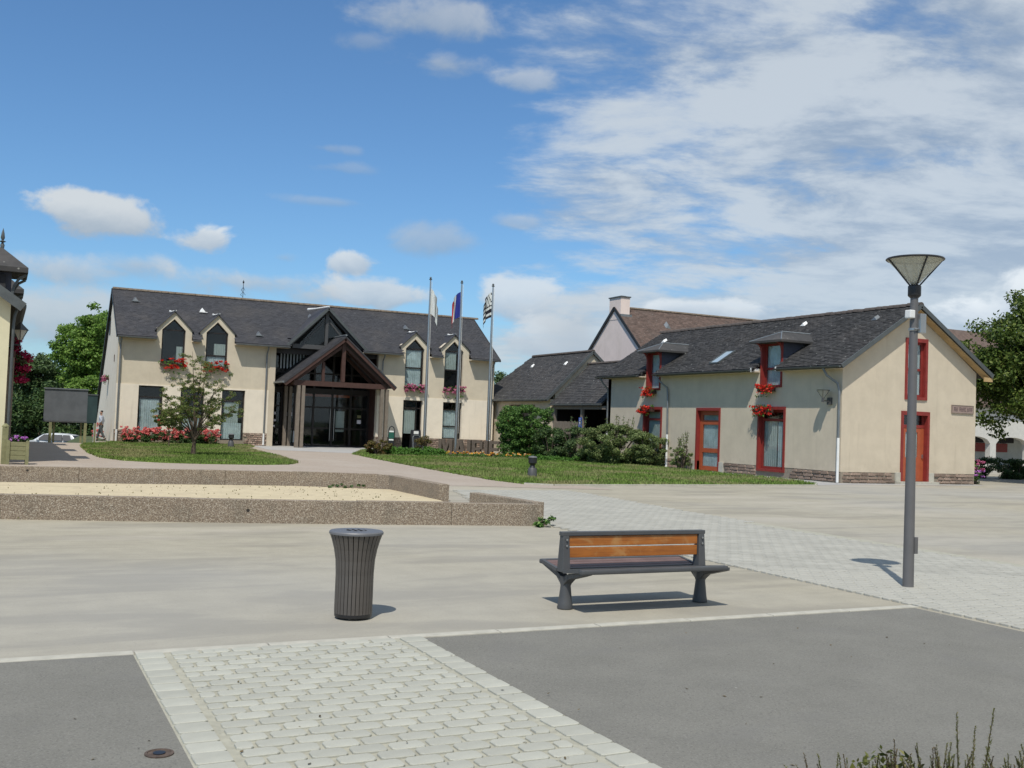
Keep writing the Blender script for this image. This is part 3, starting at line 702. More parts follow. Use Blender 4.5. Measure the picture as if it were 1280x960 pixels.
# ================================================================== TOWN HALL
TH = (-23.7, 31.4)
def build_mairie():
    t = thing('town_hall', 'long cream two-storey town hall with dark slate roof, four pointed dormers and a brown porch', 'building', (*TH, 0))
    I = lambda s, d, z: (s, d, z)
    L = 23.4; EAVE = 5.98; DEPTH = 13.2
    dorm = [(2.02, 3.98, 2.98, 7.55, 2.32, 3.62, 4.47, 6.52, 7.16), (4.44, 6.42, 5.43, 7.55, 4.79, 6.04, 4.45, 6.52, 7.16),
            (16.8, 18.77, 17.77, 7.42, 17.14, 18.4, 3.95, 6.40, 7.03), (19.53, 21.53, 20.47, 7.44, 19.83, 21.12, 3.95, 6.42, 7.06)]
    def top(x):
        for (a, b, c, zt, *_ ) in dorm:
            if a < x < b: return 6.58+(zt-6.58)*(1-abs(x-c)/((b-a)/2))
        return EAVE
    def dtop(d):
        return lambda x: d[7]+(d[8]-d[7])*(1-abs(x-(d[4]+d[5])/2)/((d[5]-d[4])/2))
    lows = [(1.2, 2.53, .62, 3.26), (3.5, 4.83, .58, 3.24), (5.83, 7.17, .28, 3.23), (17.1, 18.4, .02, 3.12), (19.82, 21.15, .72, 3.10)]
    BAND = 3.32
    for (x0, x1) in ((0, 8.55), (15.35, L)):
        b = MB(); wall(b, x0, x1, .74, BAND, [(*o[:2], .5 if o[2] < .74 else o[2], BAND if o[3] > BAND else o[3]) for o in lows if x0 < o[0] < x1], -.035, .34)
        part(b, 'lower_wall', M_['pale'], t)
        b = MB(); ds = [d for d in dorm if x0 < d[0] < x1]
        wall(b, x0, x1, BAND, top, [(d[4], d[5], d[6], dtop(d), (d[4]+d[5])/2) for d in ds], 0, .34, cuts=[c for d in ds for c in (d[0], d[1], d[2])])
        part(b, 'wall', M_['cream2'], t)
        b = MB(); wall(b, x0, x1, -.1, .74, [(o[0], o[1], o[2], .9) for o in lows if x0 < o[0] < x1 and o[2] < .72], -.02, .34)
        pl = part(b, 'plinth', M_['mortar'], t)
        stones(pl, M_['stone'], x0, x1, .0, .74, lambda s, d_, z: (s, -.02+d_, z), rows=6, wl=(.16, .42), individual=False, skip=[(o[0], o[1]) for o in lows if o[2] < .7 and x0 < o[0] < x1])
    # side and back walls
    def gtop(y): return min(9.05-(4.1-y)*.665, 9.05) if y < 4.1 else 9.05-(y-4.1)*.89
    b = MB(); wall(b, .34, DEPTH-1.4, -1.6, lambda y: max(gtop(y)-.12, .5), [(5.2, 5.75, 6.4, 7.4)], 0, .3, cuts=[4.1]); b.map(lambda s, d_, z: (d_, s, z)); part(b, 'side_wall', M_['pale'], t)
    b = MB(); wall(b, .34, DEPTH-1.4, -.1, lambda y: max(gtop(y)-.12, .5), [], L-.3, L, cuts=[4.1]); b.map(lambda s, d_, z: (d_, s, z)); part(b, 'side_wall', M_['cream'], t)
    # roof
    mE = .665; e0 = -.5; z0 = EAVE+.06+e0*0; zr = 9.08; yr = 4.1
    Y = lambda y: EAVE+.05+(zr-EAVE-.05)*(y-e0)/(yr-e0)
    spans = [(-.12, 2.0, e0), (2.0, 3.98, 1.45), (3.98, 4.44, e0), (4.44, 6.42, 1.45), (6.42, 9.6, e0), (9.6, 14.2, 1.6), (14.2, 16.8, e0), (16.8, 18.77, 1.3), (18.77, 19.53, e0), (19.53, 21.53, 1.3), (21.53, L+.15, e0)]
    b = MB(); iY = lambda z: e0+(z-EAVE-.05)*(yr-e0)/(zr-EAVE-.05)
    fine = [q for q in spans if q[2] == e0]
    for (a, c, m, zlo, zhi) in [(d[0], d[1], d[2], 6.50, d[3]) for d in dorm]+[(9.6, 14.2, 11.9, 6.15, 8.42)]:
        for h0, h1, z0_, z1_ in ((a, m, zlo, zhi), (m, c, zhi, zlo)):
            for k in range(10):
                xa, xb = h0+(h1-h0)*k/10, h0+(h1-h0)*(k+1)/10; zm = z0_+(z1_-z0_)*(k+.5)/10-.10; fine.append((xa, xb, max(.34, iY(zm))))
    for (a, c, y) in fine:
        b.hexa([(a, y, Y(y)-.14), (c, y, Y(y)-.14), (c, y, Y(y)-.012), (a, y, Y(y)-.012)], [(a, yr, zr-.14), (c, yr, zr-.14), (c, yr, zr-.012), (a, yr, zr-.012)])
    zb = .9
    b.hexa([(-.12, yr, zr-.14), (L+.15, yr, zr-.14), (L+.15, yr, zr-.012), (-.12, yr, zr-.012)], [(-.12, DEPTH-.9, zb-.14), (L+.15, DEPTH-.9, zb-.14), (L+.15, DEPTH-.9, zb), (-.12, DEPTH-.9, zb)])
    roof = part(b, 'roof', M_['slate'], t)
    es = Vector((0, yr-e0, zr-EAVE-.05)); S = es.length; es.normalize()
    def ins(a, s):
        x = a-.12; y = e0+es.y*s
        return any(p <= x <= q and y >= yy-.02 for p, q, yy in fine)
    part(slates(MB(), (-.12, e0, EAVE+.05), (1, 0, 0), es, L+.27, S, .24, .155, ins), 'slates', M_['slate'], roof, kind='stuff', recalc=False)
    b = MB(); x = -.1
    while x < L+.1:
        pts = []
        for k in range(7): a = math.pi*k/6; pts.append((x, yr-.14*math.cos(a), zr-.03+.13*math.sin(a)))
        b.prism(pts, (.38, 0, random.uniform(-.006, .006))); x += .4
    part(b, 'ridge_tiles', M_['ridge'], roof, kind='stuff')
    # verges, gutters
    for p, q in (((-.14, e0, Y(e0)-.08), (-.14, yr, zr-.07)), ((-.14, yr, zr-.07), (-.14, DEPTH-.9, zb-.07)), ((L+.16, e0, Y(e0)-.08), (L+.16, yr, zr-.07))): part(MB().bar(p, q, .05, .17), 'verge_board', M_['dframe'], roof)
    for (a, c, y) in spans:
        if y == e0 and c-a > .2:
            o = MB(); n = 7
            for (x,) in ((a,),):
                pr = [(x, e0-.02-.07*(1-math.cos(math.pi*k/6)), EAVE-.02-.075*math.sin(math.pi*k/6)) for k in range(n)]
                o.prism(pr, (c-a, 0, 0))
            part(o, 'gutter', M_['zinc'], t)
            part(MB().box(max(a, 0), min(c, L), e0+.02, -.001, EAVE-.10, EAVE-.03), 'soffit', M_['cream'], t)
    # dormer roofs
    for d in dorm:
        a, c, m, zt = d[:4]; b = MB(); yb = (zt-(EAVE+.05))/((zr-EAVE-.05)/(yr-e0))+e0
        es_y = (6.52-(EAVE+.05))/((zr-EAVE-.05)/(yr-e0))+e0
        for sg, xe in ((-1, a-.1), (1, c+.1)):
            ze = 6.56-.07
            p = [(m, -.10, zt+.07), (xe, -.10, ze), (xe, max(es_y, .2), ze), (m, yb+.05, zt+.07)]
            b.prism(p, (0, 0, -.06))
        rf = part(b, 'dormer_roof', M_['slate'], t)
        part(MB().tube([(m, -.14, zt+.09), (m, yb, zt+.09)], .045, 6), 'ridge_cap', M_['zinc'], rf)
        part(MB().tube([(m-.2, .7, zt+.10), (m-.12, .5, zt+.08), (m, .2, zt+.11), (m+.05, -.05, zt+.11)], [.06, .03, .025, .035], 6), 'ridge_flashing', M_['white'], rf)
        for xs in (a, c):
            ck = MB(); ck.add([(xs, .30, EAVE-.1), (xs, .30, 6.54), (xs, max(es_y, .4), 6.54)], [(0, 1, 2)]); part(ck, 'cheek', M_['cheek'], rf, recalc=False)
    # windows
    for i, d in enumerate(dorm):
        tr = [d[7]] + ([5.2] if i in (1, 2, 3) else [])
        cur = {0: [(d[4]+.85, d[5]-.1, 4.6, 5.6, 'curtaing')], 1: [(d[4]+.1, d[5]-.1, 4.5, 5.12, 'curtain'), (d[4]+.5, d[5]-.1, 5.2, 5.9, 'curtaing')], 2: [(d[4]+.1, d[5]-.12, 4.0, 6.3, 'curtain')], 3: [(d[4]+.1, d[4]+.9, 5.2, 6.3, 'curtaing')]}[i]
        window(t, I, d[4]+.01, d[5]-.01, d[6]+.01, d[7], .16, M_['dframe'], .075, trans=tr, apex=((d[4]+d[5])/2, d[8]-.02), curtain=cur)
    for i, o in enumerate(lows):
        cur = [[(o[0]+.12, o[1]-.15, .7, 2.5, 'curtain')], [(o[0]+.2, o[1]-.2, .7, 1.5, 'curtain')], [(o[0]+.1, o[1]-.1, .35, 1.3, 'curtain'), (o[0]+.2, o[1]-.3, 1.3, 2.5, 'curtaing')], [(o[0]+.15, o[1]-.4, 1.0, 2.5, 'curtaing')], [(o[0]+.1, o[1]-.3, .8, 2.6, 'curtain')]][i]
        window(t, I, o[0]+.01, o[1]-.01, o[2]+.01, o[3]-.01, .16, M_['dframe'], .07, trans=[2.62] if i != 4 else [1.55, 2.62], mull=[(o[0]+.95)] if i in (3,) else (), curtain=cur)
    # recessed entrance between the wings
    YC = 1.55; x0, x1 = 8.9, 15.35
    part(MB().box(8.55, 8.9, -.03, YC+.3, -.05, EAVE-.06), 'pier', M_['cream'], t)
    part(MB().box(15.36, 15.7, .345, YC+.3, -.05, EAVE-.06), 'pier', M_['brown'], t)
    fr = MB(); xs = [8.95, 9.75, 10.55, 11.75, 12.95, 14.15, 15.3]; zs = [.05, 1.15, 2.45, 3.35, 4.55, 5.9]
    for x in xs: fr.box(x-.06, x+.06, YC-.03, YC+.07, 0, 5.9)
    for z in zs:
        for a, c in zip(xs[:-1], xs[1:]):
            if z == 3.35: fr.box(a+.06, c-.06, YC-.05, YC+.07, 3.28, 3.62)
            else: fr.box(a+.06, c-.06, YC-.028, YC+.06, z-.05, z+.05)
    gw = part(fr, 'glazed_front', M_['dframe'], t)
    for a, c in zip(xs[:-1], xs[1:]):
        for za, zc in zip(zs[:-1], zs[1:]): part(MB().box(a+.05, c-.05, YC+.01, YC+.025, za+.04, zc-.04), 'pane', M_['glass'], gw)
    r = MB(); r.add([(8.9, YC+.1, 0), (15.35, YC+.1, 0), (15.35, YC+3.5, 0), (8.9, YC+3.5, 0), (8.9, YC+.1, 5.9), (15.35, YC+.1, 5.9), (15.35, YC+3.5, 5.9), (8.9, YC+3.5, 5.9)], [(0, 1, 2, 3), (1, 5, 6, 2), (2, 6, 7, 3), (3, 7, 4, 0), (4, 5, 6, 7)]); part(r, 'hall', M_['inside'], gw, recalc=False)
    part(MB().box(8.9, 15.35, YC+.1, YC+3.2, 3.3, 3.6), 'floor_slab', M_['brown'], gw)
    part(MB().box(10.6, 14.1, YC+.12, YC+.22, 3.12, 3.27), 'lintel', M_['door_red'], gw)
    bl = MB()
    for i in range(9): bl.box(9.5+i*.2+.0, 9.5+i*.2+.09, YC-.2, YC-.18, 4.75, 5.85)
    part(bl, 'slat_blind', M_['curtain'], gw)
    for x, m in ((12.82, -1), (13.08, 1)):
        h = MB(); h.tube([(x, YC-.035, .35), (x, YC-.10, .42), (x, YC-.10, 2.32), (x, YC-.035, 2.4)], .022, 6); part(h, 'door_handle', M_['chrome'], gw)
    for i, (x, z, w, h, m) in enumerate([(10.25, 1.95, .30, .24, 'paper'), (14.72, 1.62, .26, .24, 'paper'), (14.72, 1.95, .26, .18, 'timber'), (10.25, .58, .42, .72, 'curtaing'), (10.6, .58, .14, .7, 'curtain'), (9.35, 1.55, .14, .12, 'paper'), (9.35, 1.98, .09, .16, 'paper'), (9.3, 1.2, .16, .1, 'paper'), (13.5, 1.6, .55, 1.3, 'curtaing')]):
        part(MB().box(x-w/2, x+w/2, YC-.045 if m != 'curtaing' else YC+.06, YC-.035 if m != 'curtaing' else YC+.09, z-h/2, z+h/2), 'notice', M_[m], gw)
    # big glazed gable above the entrance
    gx0, gx1, gm, gz0, gz1 = 9.74, 14.12, 11.9, 6.05, 8.42; gy = -.10
    b = MB(); sl = (gz1-gz0-.1)/(gm-gx0)
    b.bar((gx0-.05, gy, gz0+.12), (gm, gy, gz1-.04), .14, .20); b.bar((gx1+.05, gy, gz0+.12), (gm, gy, gz1-.04), .14, .20)
    b.box(gx0+.1, gx1-.1, gy-.06, gy+.10, gz0-.10, gz0+.16); b.box(gm-.09, gm+.09, gy-.08, gy+.08, gz0+.16, gz1-.15)
    b.bar((gx0+.7, gy+.02, gz0+.16), (gm-.05, gy+.02, gz1-.60), .07, .10); b.bar((gx1-.7, gy+.02, gz0+.16), (gm+.05, gy+.02, gz1-.60), .07, .10)
    gf = part(b, 'gable_frame', M_['bgframe'], t)
    for sg in (-1, 1):
        p = MB(); xe = gx0+.5 if sg < 0 else gx1-.5
        p.prism([(gm+sg*.08, gy+.03, gz0+.15), (xe, gy+.03, gz0+.15), (gm+sg*.08, gy+.03, gz1-.35)], (0, .015, 0)); part(p, 'pane', M_['glass'], gf)
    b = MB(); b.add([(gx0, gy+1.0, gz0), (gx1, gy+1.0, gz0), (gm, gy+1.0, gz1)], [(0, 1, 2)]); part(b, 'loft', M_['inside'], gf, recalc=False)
    b = MB(); yb = (gz1-(EAVE+.05))/((zr-EAVE-.05)/(yr-e0))+e0; ye = (gz0+.2-(EAVE+.05))/((zr-EAVE-.05)/(yr-e0))+e0
    for xe in (gx0-.35, gx1+.35):
        b.prism([(gm, gy-.32, gz1+.14), (xe, gy-.32, gz0+.02), (xe, max(ye, 0.2), gz0+.02), (gm, yb+.2, gz1+.14)], (0, 0, -.09))
    rf = part(b, 'gable_roof', M_['slate'], t)
    for xe in (gx0-.35, gx1+.35): part(MB().bar((gm, gy-.35, gz1+.06), (xe, gy-.35, gz0-.06), .05, .16), 'verge_board', M_['zincd'], rf)
    part(MB().tube([(gm-.75, 1.6, gz1+.10), (gm-.45, .9, gz1+.12), (gm+.05, -.3, gz1+.18)], [.08, .04, .05], 6), 'ridge_flashing', M_['white'], rf)
    part(MB().box(8.9, 15.35, .34, .44, 5.6, 5.95), 'fascia', M_['dframe'], t)
    # porch
    yf = -1.9; pm, pz = 12.5, 6.62; xl, xr = 9.2, 15.62; ze = 3.86; yb = 1.5
    pr = MB()
    for xe in (xl-.28, xr+.16):
        pr.prism([(pm, yf-.38, pz+.1), (xe, yf-.38, ze-.02), (xe, yb, ze-.02), (pm, yb, pz+.1)], (0, 0, -.10))
    po = part(pr, 'porch_roof', M_['slate'], t)
    for sg, xe in ((-1, xl-.28), (1, xr+.16)):
        e = Vector((pm-xe, 0, pz-ze+.12)); S2 = e.length; e.normalize()
        part(slates(MB(), (xe, yf-.38, ze-.02), (0, 1, 0), e, yb-yf+.38, S2, .24, .155), 'porch_slates', M_['slate'], po, kind='stuff', recalc=False)
    for xe in (xl-.25, xr+.14): part(MB().bar((xe, yf-.30, ze-.16), (pm, yf-.30, pz-.06), .10, .26), 'verge_board', M_['brown'], po)
    part(MB().box(xl+.35, xr-.3, yf-.10, yf+.10, 3.66, 3.96), 'tie_beam', M_['brown'], po)
    part(MB().box(pm-.11, pm+.11, yf-.11, yf+.11, 3.97, pz-.25), 'king_post', M_['brown'], po)
    part(MB().box(pm-1.28, pm-1.12, yf-.07, yf+.07, 3.965, 5.1), 'strut', M_['brown'], po)
    part(MB().bar((xr-.55, yf, 3.99), (pm+.05, yf, pz-.5), .09, .16), 'rafter', M_['brown'], po)
    part(MB().bar((xl+.5, yf, 3.99), (pm-.05, yf, pz-.5), .09, .16), 'rafter', M_['brown'], po)
    for yy in (-.6, .7):
        part(MB().bar((xl+.1, yy, ze-.12), (pm, yy, pz-.12), .10, .18).bar((xr-.1, yy, ze-.12), (pm, yy, pz-.12), .10, .18), 'rafter', M_['brown'], po)
    for x in (xl+.6, xr-.45): part(MB().box(x-.08, x+.08, yf+.11, yb, 3.68, 3.92), 'wall_plate', M_['brown'], po)
    for (x, y) in ((9.86, yf), (10.14, yf), (15.0, yf), (15.32, yf), (9.86, 1.1), (10.14, 1.1), (9.98, -.3)):
        if y == -.3: continue
        part(MB().box(x-.095, x+.095, y-.14, y+.14, 0, 3.655), 'post', M_['taupe'], po, bevel=.01)
    part(MB().tube([(pm-.0, yf-.42, pz+.14), (pm, yb, pz+.14)], .06, 6), 'ridge_cap', M_['zinc'], po)
    part(MB().bar((xl-.34, yf-.36, ze-.05), (xl-.34, yb, ze-.05), .11, .09), 'gutter', M_['zinc'], po)
    # downpipes, roof vents
    for (x, zt) in ((.12, 5.9), (8.35, 5.9), (15.62, 5.9), (23.2, 5.9)):
        b = MB(); b.tube([(x, -.42, zt), (x, -.42, zt-.12), (x, -.10, zt-.4), (x, -.10, .75), ], .045, 8); dp = part(b, 'downpipe', M_['zinc'], t, smooth=True)
        part(MB().tube([(x, -.10, .74), (x, -.10, .05)], .055, 8), 'shoe', M_['white'], dp)
    for (x, y) in ((4.9, 2.3), (1.1, 2.9), (11.6, 2.6), (17.9, 2.2), (7.9, .3)):
        zz_ = Y(y); b = MB(); b.prism([(x-.18, y-.1, zz_-.02), (x+.18, y-.1, zz_-.02), (x, y-.05, zz_+.20)], (0, .3, .1)); b.bar((x-.24, y-.16, zz_), (x+.24, y-.16, zz_), .06, .04); part(b, 'roof_vent', M_['zinc' if x != 4.9 else 'white'], roof)
    b = MB(); x, y = 7.6, 4.1; b.tube([(x, y, 9.15), (x, y, 10.3)], .018, 5)
    for z, w in ((9.45, .16), (9.75, .12)): b.bar((x-w, y, z-.1), (x, y, z+.1), .02); b.bar((x+w, y, z-.1), (x, y, z+.1), .02); b.bar((x-w, y, z-.1), (x, y, z-.2), .02)
    b.box(x-.05, x+.05, y-.02, y+.02, 10.1, 10.22); part(b, 'weathervane', M_['black'], roof)
    # side opening
    part(MB().box(-.03, .05, 5.18, 5.77, 6.38, 7.42), 'side_window', M_['dframe'], t)
    part(MB().box(-.03, .03, 1.7, 1.85, 4.6, 5.0), 'bracket', M_['brown'], t)
    for i, d in enumerate(dorm):
        lb = ['window box of orange-red geraniums under the leftmost pointed dormer of the town hall', 'window box of orange-red geraniums behind the young tree, second dormer from the left',
              'window box of pink trailing flowers under the dormer just right of the porch', 'window box of pink trailing flowers under the rightmost town hall dormer'][i]
        flower_box('flower_box', lb, (TH[0]+(d[4]+d[5])/2, TH[1]-.02, d[6]-.12 if i > 1 else d[6]-.02), 0, d[5]-d[4]+.1, 'petal_red' if i < 2 else 'petal_pink', 'flower boxes on the town hall', h=.55 if i < 2 else .42, trail=.45, n=300)
build_mairie()
fb = flower_box('flower_box', 'small pink flower basket high on the side gable of the town hall', (TH[0]-.02, TH[1]+4.8, 3.6), R(-90), .5, 'petal_pink', 'flower boxes on the town hall', n=120)

# ================================================================== COTTAGE WITH RED TRIM
def build_cottage():
    t = thing('cottage', 'long cream building with lichened slate roof, red window frames and red gable door', 'building', (0, 0, 0))
    W_, L = 7.46, 17.45; EZ = 4.62; RX, RZ = 3.72, 7.27; OH = .46
    LW = lambda s, d, z: (d, s, z)       # long wall facing the lawn
    ops = [(12.27, 13.93, .18, 2.96), (7.6, 9.42, -.2, 2.92), (3.22, 4.98, .22, 2.98), (3.5, 4.88, 3.8, 7), (12.5, 13.75, 3.8, 7)]
    lw = [(12.27, 13.93, .44, 2.96), (7.6, 9.42, .44, 2.92), (3.22, 4.98, .44, 2.98)]
    b = MB(); wall(b, 0, L, .44, EZ, lw+[(3.5, 4.88, 3.8, EZ), (12.5, 13.75, 3.8, EZ)], 0, .42); b.map(LW); part(b, 'long_wall', M_['cream'], t)
    slope = (RZ-EZ)/(RX+OH)
    gt = lambda x: EZ-.06+(x+.2)*.655 if x < RX else EZ-.06+(W_-x+.2)*.655
    go = [(3.33, 4.57, 3.42, 5.93), (3.17, 4.75, .44, 2.95)]
    b = MB(); wall(b, .42, W_, .44, gt, go, 0, .42, cuts=[RX]); part(b, 'gable_wall', M_['cream'], t)
    b = MB(); b.prism([(0, 0, .44), (.42, 0, .44), (.42, 0, gt(.42)), (0, 0, gt(0))], (0, .001, 0)); 
    b = MB(); wall(b, 0, .42, EZ, gt, [], .001, .42); part(b, 'wall_corner', M_['cream'], t)
    b = MB(); wall(b, 0, W_, .0, gt, [], L-.3, L, cuts=[RX]); part(b, 'rear_gable', M_['cream'], t)
    part(MB().box(W_-.3, W_, .42, L-.3, 0, EZ), 'east_wall', M_['cream'], t)
    # plinth
    b = MB(); wall(b, 0, L, -.1, .44, [(12.27, 13.93, .18, .5), (7.7, 9.32, -.05, .5), (3.22, 4.98, .22, .5)], .015, .42); b.map(LW); p1 = part(b, 'plinth', M_['mortar'], t)
    stones(p1, M_['stone'], .03, 17.3, .02, .43, lambda s, d, z: (.015+d, s, z), rows=3, wl=(.26, .62), depth=.06, skip=[(12.2, 14.0), (7.3, 9.7), (3.2, 5.0)])
    b = MB(); wall(b, .42, W_, -.1, .44, [(3.17, 4.75, -.05, .5)], .015, .42); p2 = part(b, 'plinth', M_['mortar'], t)
    stones(p2, M_['stone'], .02, W_-.02, .02, .43, lambda s, d, z: (s, .015+d, z), rows=3, wl=(.22, .55), depth=.06, skip=[(2.95, 5.0)])
    for (a, c) in ((7.28, 7.6), (9.42, 9.72)): part(MB().box(-.05, .2, a, c, 0, .46), 'door_stone', M_['kerb'], t, bevel=.01)
    for (a, c) in ((2.9, 3.17), (4.75, 5.05)): part(MB().box(a, c, -.05, .2, 0, .46), 'door_stone', M_['kerb'], t, bevel=.01)
    part(MB().box(2.9, 5.05, -.32, -.052, 0, .10), 'door_step', M_['kerb'], t)
    # window surrounds (red boards lining the deep openings)
    def surround(mapf, x0, x1, z0, z1, dep=.34, w=.10, name='surround', m='red', sill=True):
        b = MB(); b.box(x0, x0+w, -.045, dep, z0, z1); b.box(x1-w, x1, -.045, dep, z0, z1); b.box(x0+w, x1-w, -.044, dep, z1-w*1.3, z1)
        if sill: b.box(x0+w, x1-w, -.06, dep, z0, z0+w)
        b.map(mapf); return part(b, name, M_[m], t)
    surround(LW, 12.27, 13.93, .18, 2.96); surround(LW, 3.22, 4.98, .22, 2.98); surround(LW, 7.6, 9.42, 0, 2.92, sill=False)
    GW = lambda s, d, z: (s, d, z)
    surround(GW, 3.33, 4.57, 3.42, 5.93, .22, .12); surround(GW, 3.17, 4.75, .0, 2.95, .30, .12, sill=False)
    window(t, LW, 12.37, 13.83, .28, 2.83, .14, M_['red'], .11, trans=[2.35], curtain=[(12.45, 13.75, .35, 2.75, 'curtaing')])
    window(t, LW, 3.32, 4.88, .32, 2.85, .14, M_['red'], .11, trans=[2.42], mull=(), curtain=[(3.40, 3.9, .4, 2.35, 'curtain'), (3.95, 4.82, .4, 2.4, 'curtaing')])
    # side door: leaf with three lights
    d_ = window(t, LW, 7.7, 9.32, .02, 2.79, .15, M_['door_red'], .20, trans=[.95, 2.25], curtain=[(7.85, 9.2, 1.0, 2.2, 'curtain'), (7.85, 9.2, .2, .9, 'curtain'), (7.85, 9.2, 2.3, 2.7, 'curtaing')], name='side_door')
    part(MB().box(.14, .2, 7.83, 7.87, 1.05, 1.2), 'handle', M_['chrome'], d_)
    window(t, GW, 3.45, 4.45, 3.54, 5.78, .12, M_['red'], .10, trans=[4.66], mull=[3.95], curtain=[(3.5, 4.4, 3.6, 5.7, 'curtain')])
    # gable door
    b = MB(); b.box(3.29, 3.43, .16, .24, .1, 2.28); b.box(4.49, 4.63, .16, .24, .1, 2.28); b.box(3.43, 3.62, .17, .23, .1, 2.28); b.box(4.3, 4.49, .17, .23, .1, 2.28)
    b.box(3.62, 4.3, .17, .23, .1, 1.08); b.box(3.62, 4.3, .17, .23, 2.1, 2.28); b.box(3.66, 4.26, .155, .17, .22, .96)
    dr = part(b, 'front_door', M_['door_red'], t); part(MB().box(3.62, 4.3, .19, .205, 1.08, 2.1), 'pane', M_['glass'], dr); part(MB().box(3.6, 4.32, .212, .222, 1.0, 2.15), 'curtain', M_['curtain'], dr)
    part(MB().box(4.52, 4.56, .10, .16, 1.05, 1.2), 'handle', M_['chrome'], dr)
    b = MB(); b.box(3.29, 4.63, .15, .24, 2.28, 2.40); b.box(3.29, 3.39, .16, .24, 2.4, 2.82); b.box(4.53, 4.63, .16, .24, 2.4, 2.82); fl = part(b, 'fanlight', M_['red'], t)
    part(MB().box(3.39, 4.53, .19, .205, 2.4, 2.82), 'pane', M_['glass'], fl); part(MB().box(3.3, 4.62, .5, .52, .1, 2.82), 'room', M_['inside'], fl)
    # roof
    Z = lambda x: EZ-.02+(x+OH)*slope
    y0, y1 = -.42, L+.5; b = MB()
    def slab(a, c, x):
        b.hexa([(x, a, Z(x)-.14), (RX, a, RZ-.14), (RX, a, RZ-.014), (x, a, Z(x)-.014)], [(x, c, Z(x)-.14), (RX, c, RZ-.14), (RX, c, RZ-.014), (x, c, Z(x)-.014)])
    spans = [(y0, 3.42, -OH), (3.42, 4.96, 1.15), (4.96, 12.42, -OH), (12.42, 13.82, 1.15), (13.82, y1, -OH)]
    for a, c, x in spans: slab(a, c, x)
    XE = W_+.5; b.hexa([(RX, y0, RZ-.14), (XE, y0, EZ-.12), (XE, y0, EZ), (RX, y0, RZ-.014)], [(RX, y1, RZ-.14), (XE, y1, EZ-.12), (XE, y1, EZ), (RX, y1, RZ-.014)])
    roof = part(b, 'roof', M_['slate2'], t)
    es = Vector((RX+OH, 0, RZ-Z(-OH))); S = es.length; es.normalize()
    def ins(a, s):
        y = y0+a; x = -OH+es.x*s
        if 1.30 < (RX-x) < 0: return False
        return any(p-.02 <= y <= q+.02 and x >= xx-.02 for p, q, xx in spans) and not (8.1 < y < 8.6 and .12 < x < 1.02)
    part(slates(MB(), (-OH, y0, Z(-OH)), (0, 1, 0), es, y1-y0, S, .24, .13, ins, t=.018, jit=.008), 'slates', M_['slate2'], roof, kind='stuff', recalc=False)
    # ridge tiles one by one
    m = MB(); m.prism([(-.15*math.cos(math.pi*k/6), 0, .14*math.sin(math.pi*k/6)) for k in range(7)], (0, .34, 0)); me = m.mesh('ridge_tile', M_['ridged'])
    y = y0
    while y < y1-.2:
        o = link(me, 'ridge_tile', roof, (RX, y, RZ-.04+random.uniform(-.012, .012))); o.rotation_euler = (random.uniform(-.03, .03)+.04, 0, 0); y += .335
    # barge boards and soffits on the gable
    b = MB(); b.bar((-OH, y0-.01, Z(-OH)-.07), (RX, y0-.01, RZ-.06), .05, .17); b.bar((RX, y0-.01, RZ-.06), (XE, y0-.01, EZ-.05), .05, .17); part(b, 'barge_board', M_['zincd'], roof)
    b = MB(); b.bar((-OH+.1, y0/2, Z(-OH)-.13), (RX, y0/2, RZ-.215), -y0-.06, .03); b.bar((RX, y0/2, RZ-.215), (XE-.05, y0/2, EZ-.16), -y0-.06, .03); part(b, 'soffit', mat('ochre_soffit', (.42, .29, .14), .8, .1), roof)
    b = MB(); b.box(XE-.5, XE, y0+.01, y0+.05, EZ-.28, EZ-.1); part(b, 'eave_end', mat('ochre_soffit', (.42, .29, .14)), roof)
    for a, c, x in spans:
        if x == -OH:
            part(MB().prism([(-OH-.02-.07*(1-math.cos(math.pi*k/6)), a+(.0 if a < 0 else .02), Z(-OH)-.05-.07*math.sin(math.pi*k/6)) for k in range(7)], (0, c-a-.04, 0)), 'gutter', M_['zincd'], t)
            part(MB().box(-OH+.03, -.001, max(a, 0), min(c, L), EZ-.16, EZ-.10), 'soffit', M_['cream'], t)
    part(MB().box(-OH-.02, -.05, 3.37, 3.43, EZ-.16, EZ+.02), 'eave_end', M_['white'], t)
    part(MB().box(-OH-.02, -.05, 4.965, 5.02, EZ-.16, EZ+.02), 'eave_end', M_['white'], t)
    # skylight
    ys, ye, xa, xb = 8.03, 8.66, .10, 1.08
    b = MB(); up = Vector((-slope, 0, 1)).normalized()
    def q(x, y, h): return (x-slope*h*.8, y, Z(x)+h+.02)
    for (pa, pb) in (((xa, ys), (xb, ys)), ((xa, ye), (xb, ye)), ((xa, ys), (xa, ye)), ((xb, ys), (xb, ye))): b.bar(q(*pa, .03), q(*pb, .03), .09, .07)
    skl = part(b, 'skylight', M_['zincd'], roof); part(MB().prism([q(xa, ys, .035), q(xb, ys, .035), q(xb, ye, .035), q(xa, ye, .035)], (0, 0, .008)), 'pane', mat('skylight_glass', (.34, .42, .46), .08, .03, spec=1.0), skl)
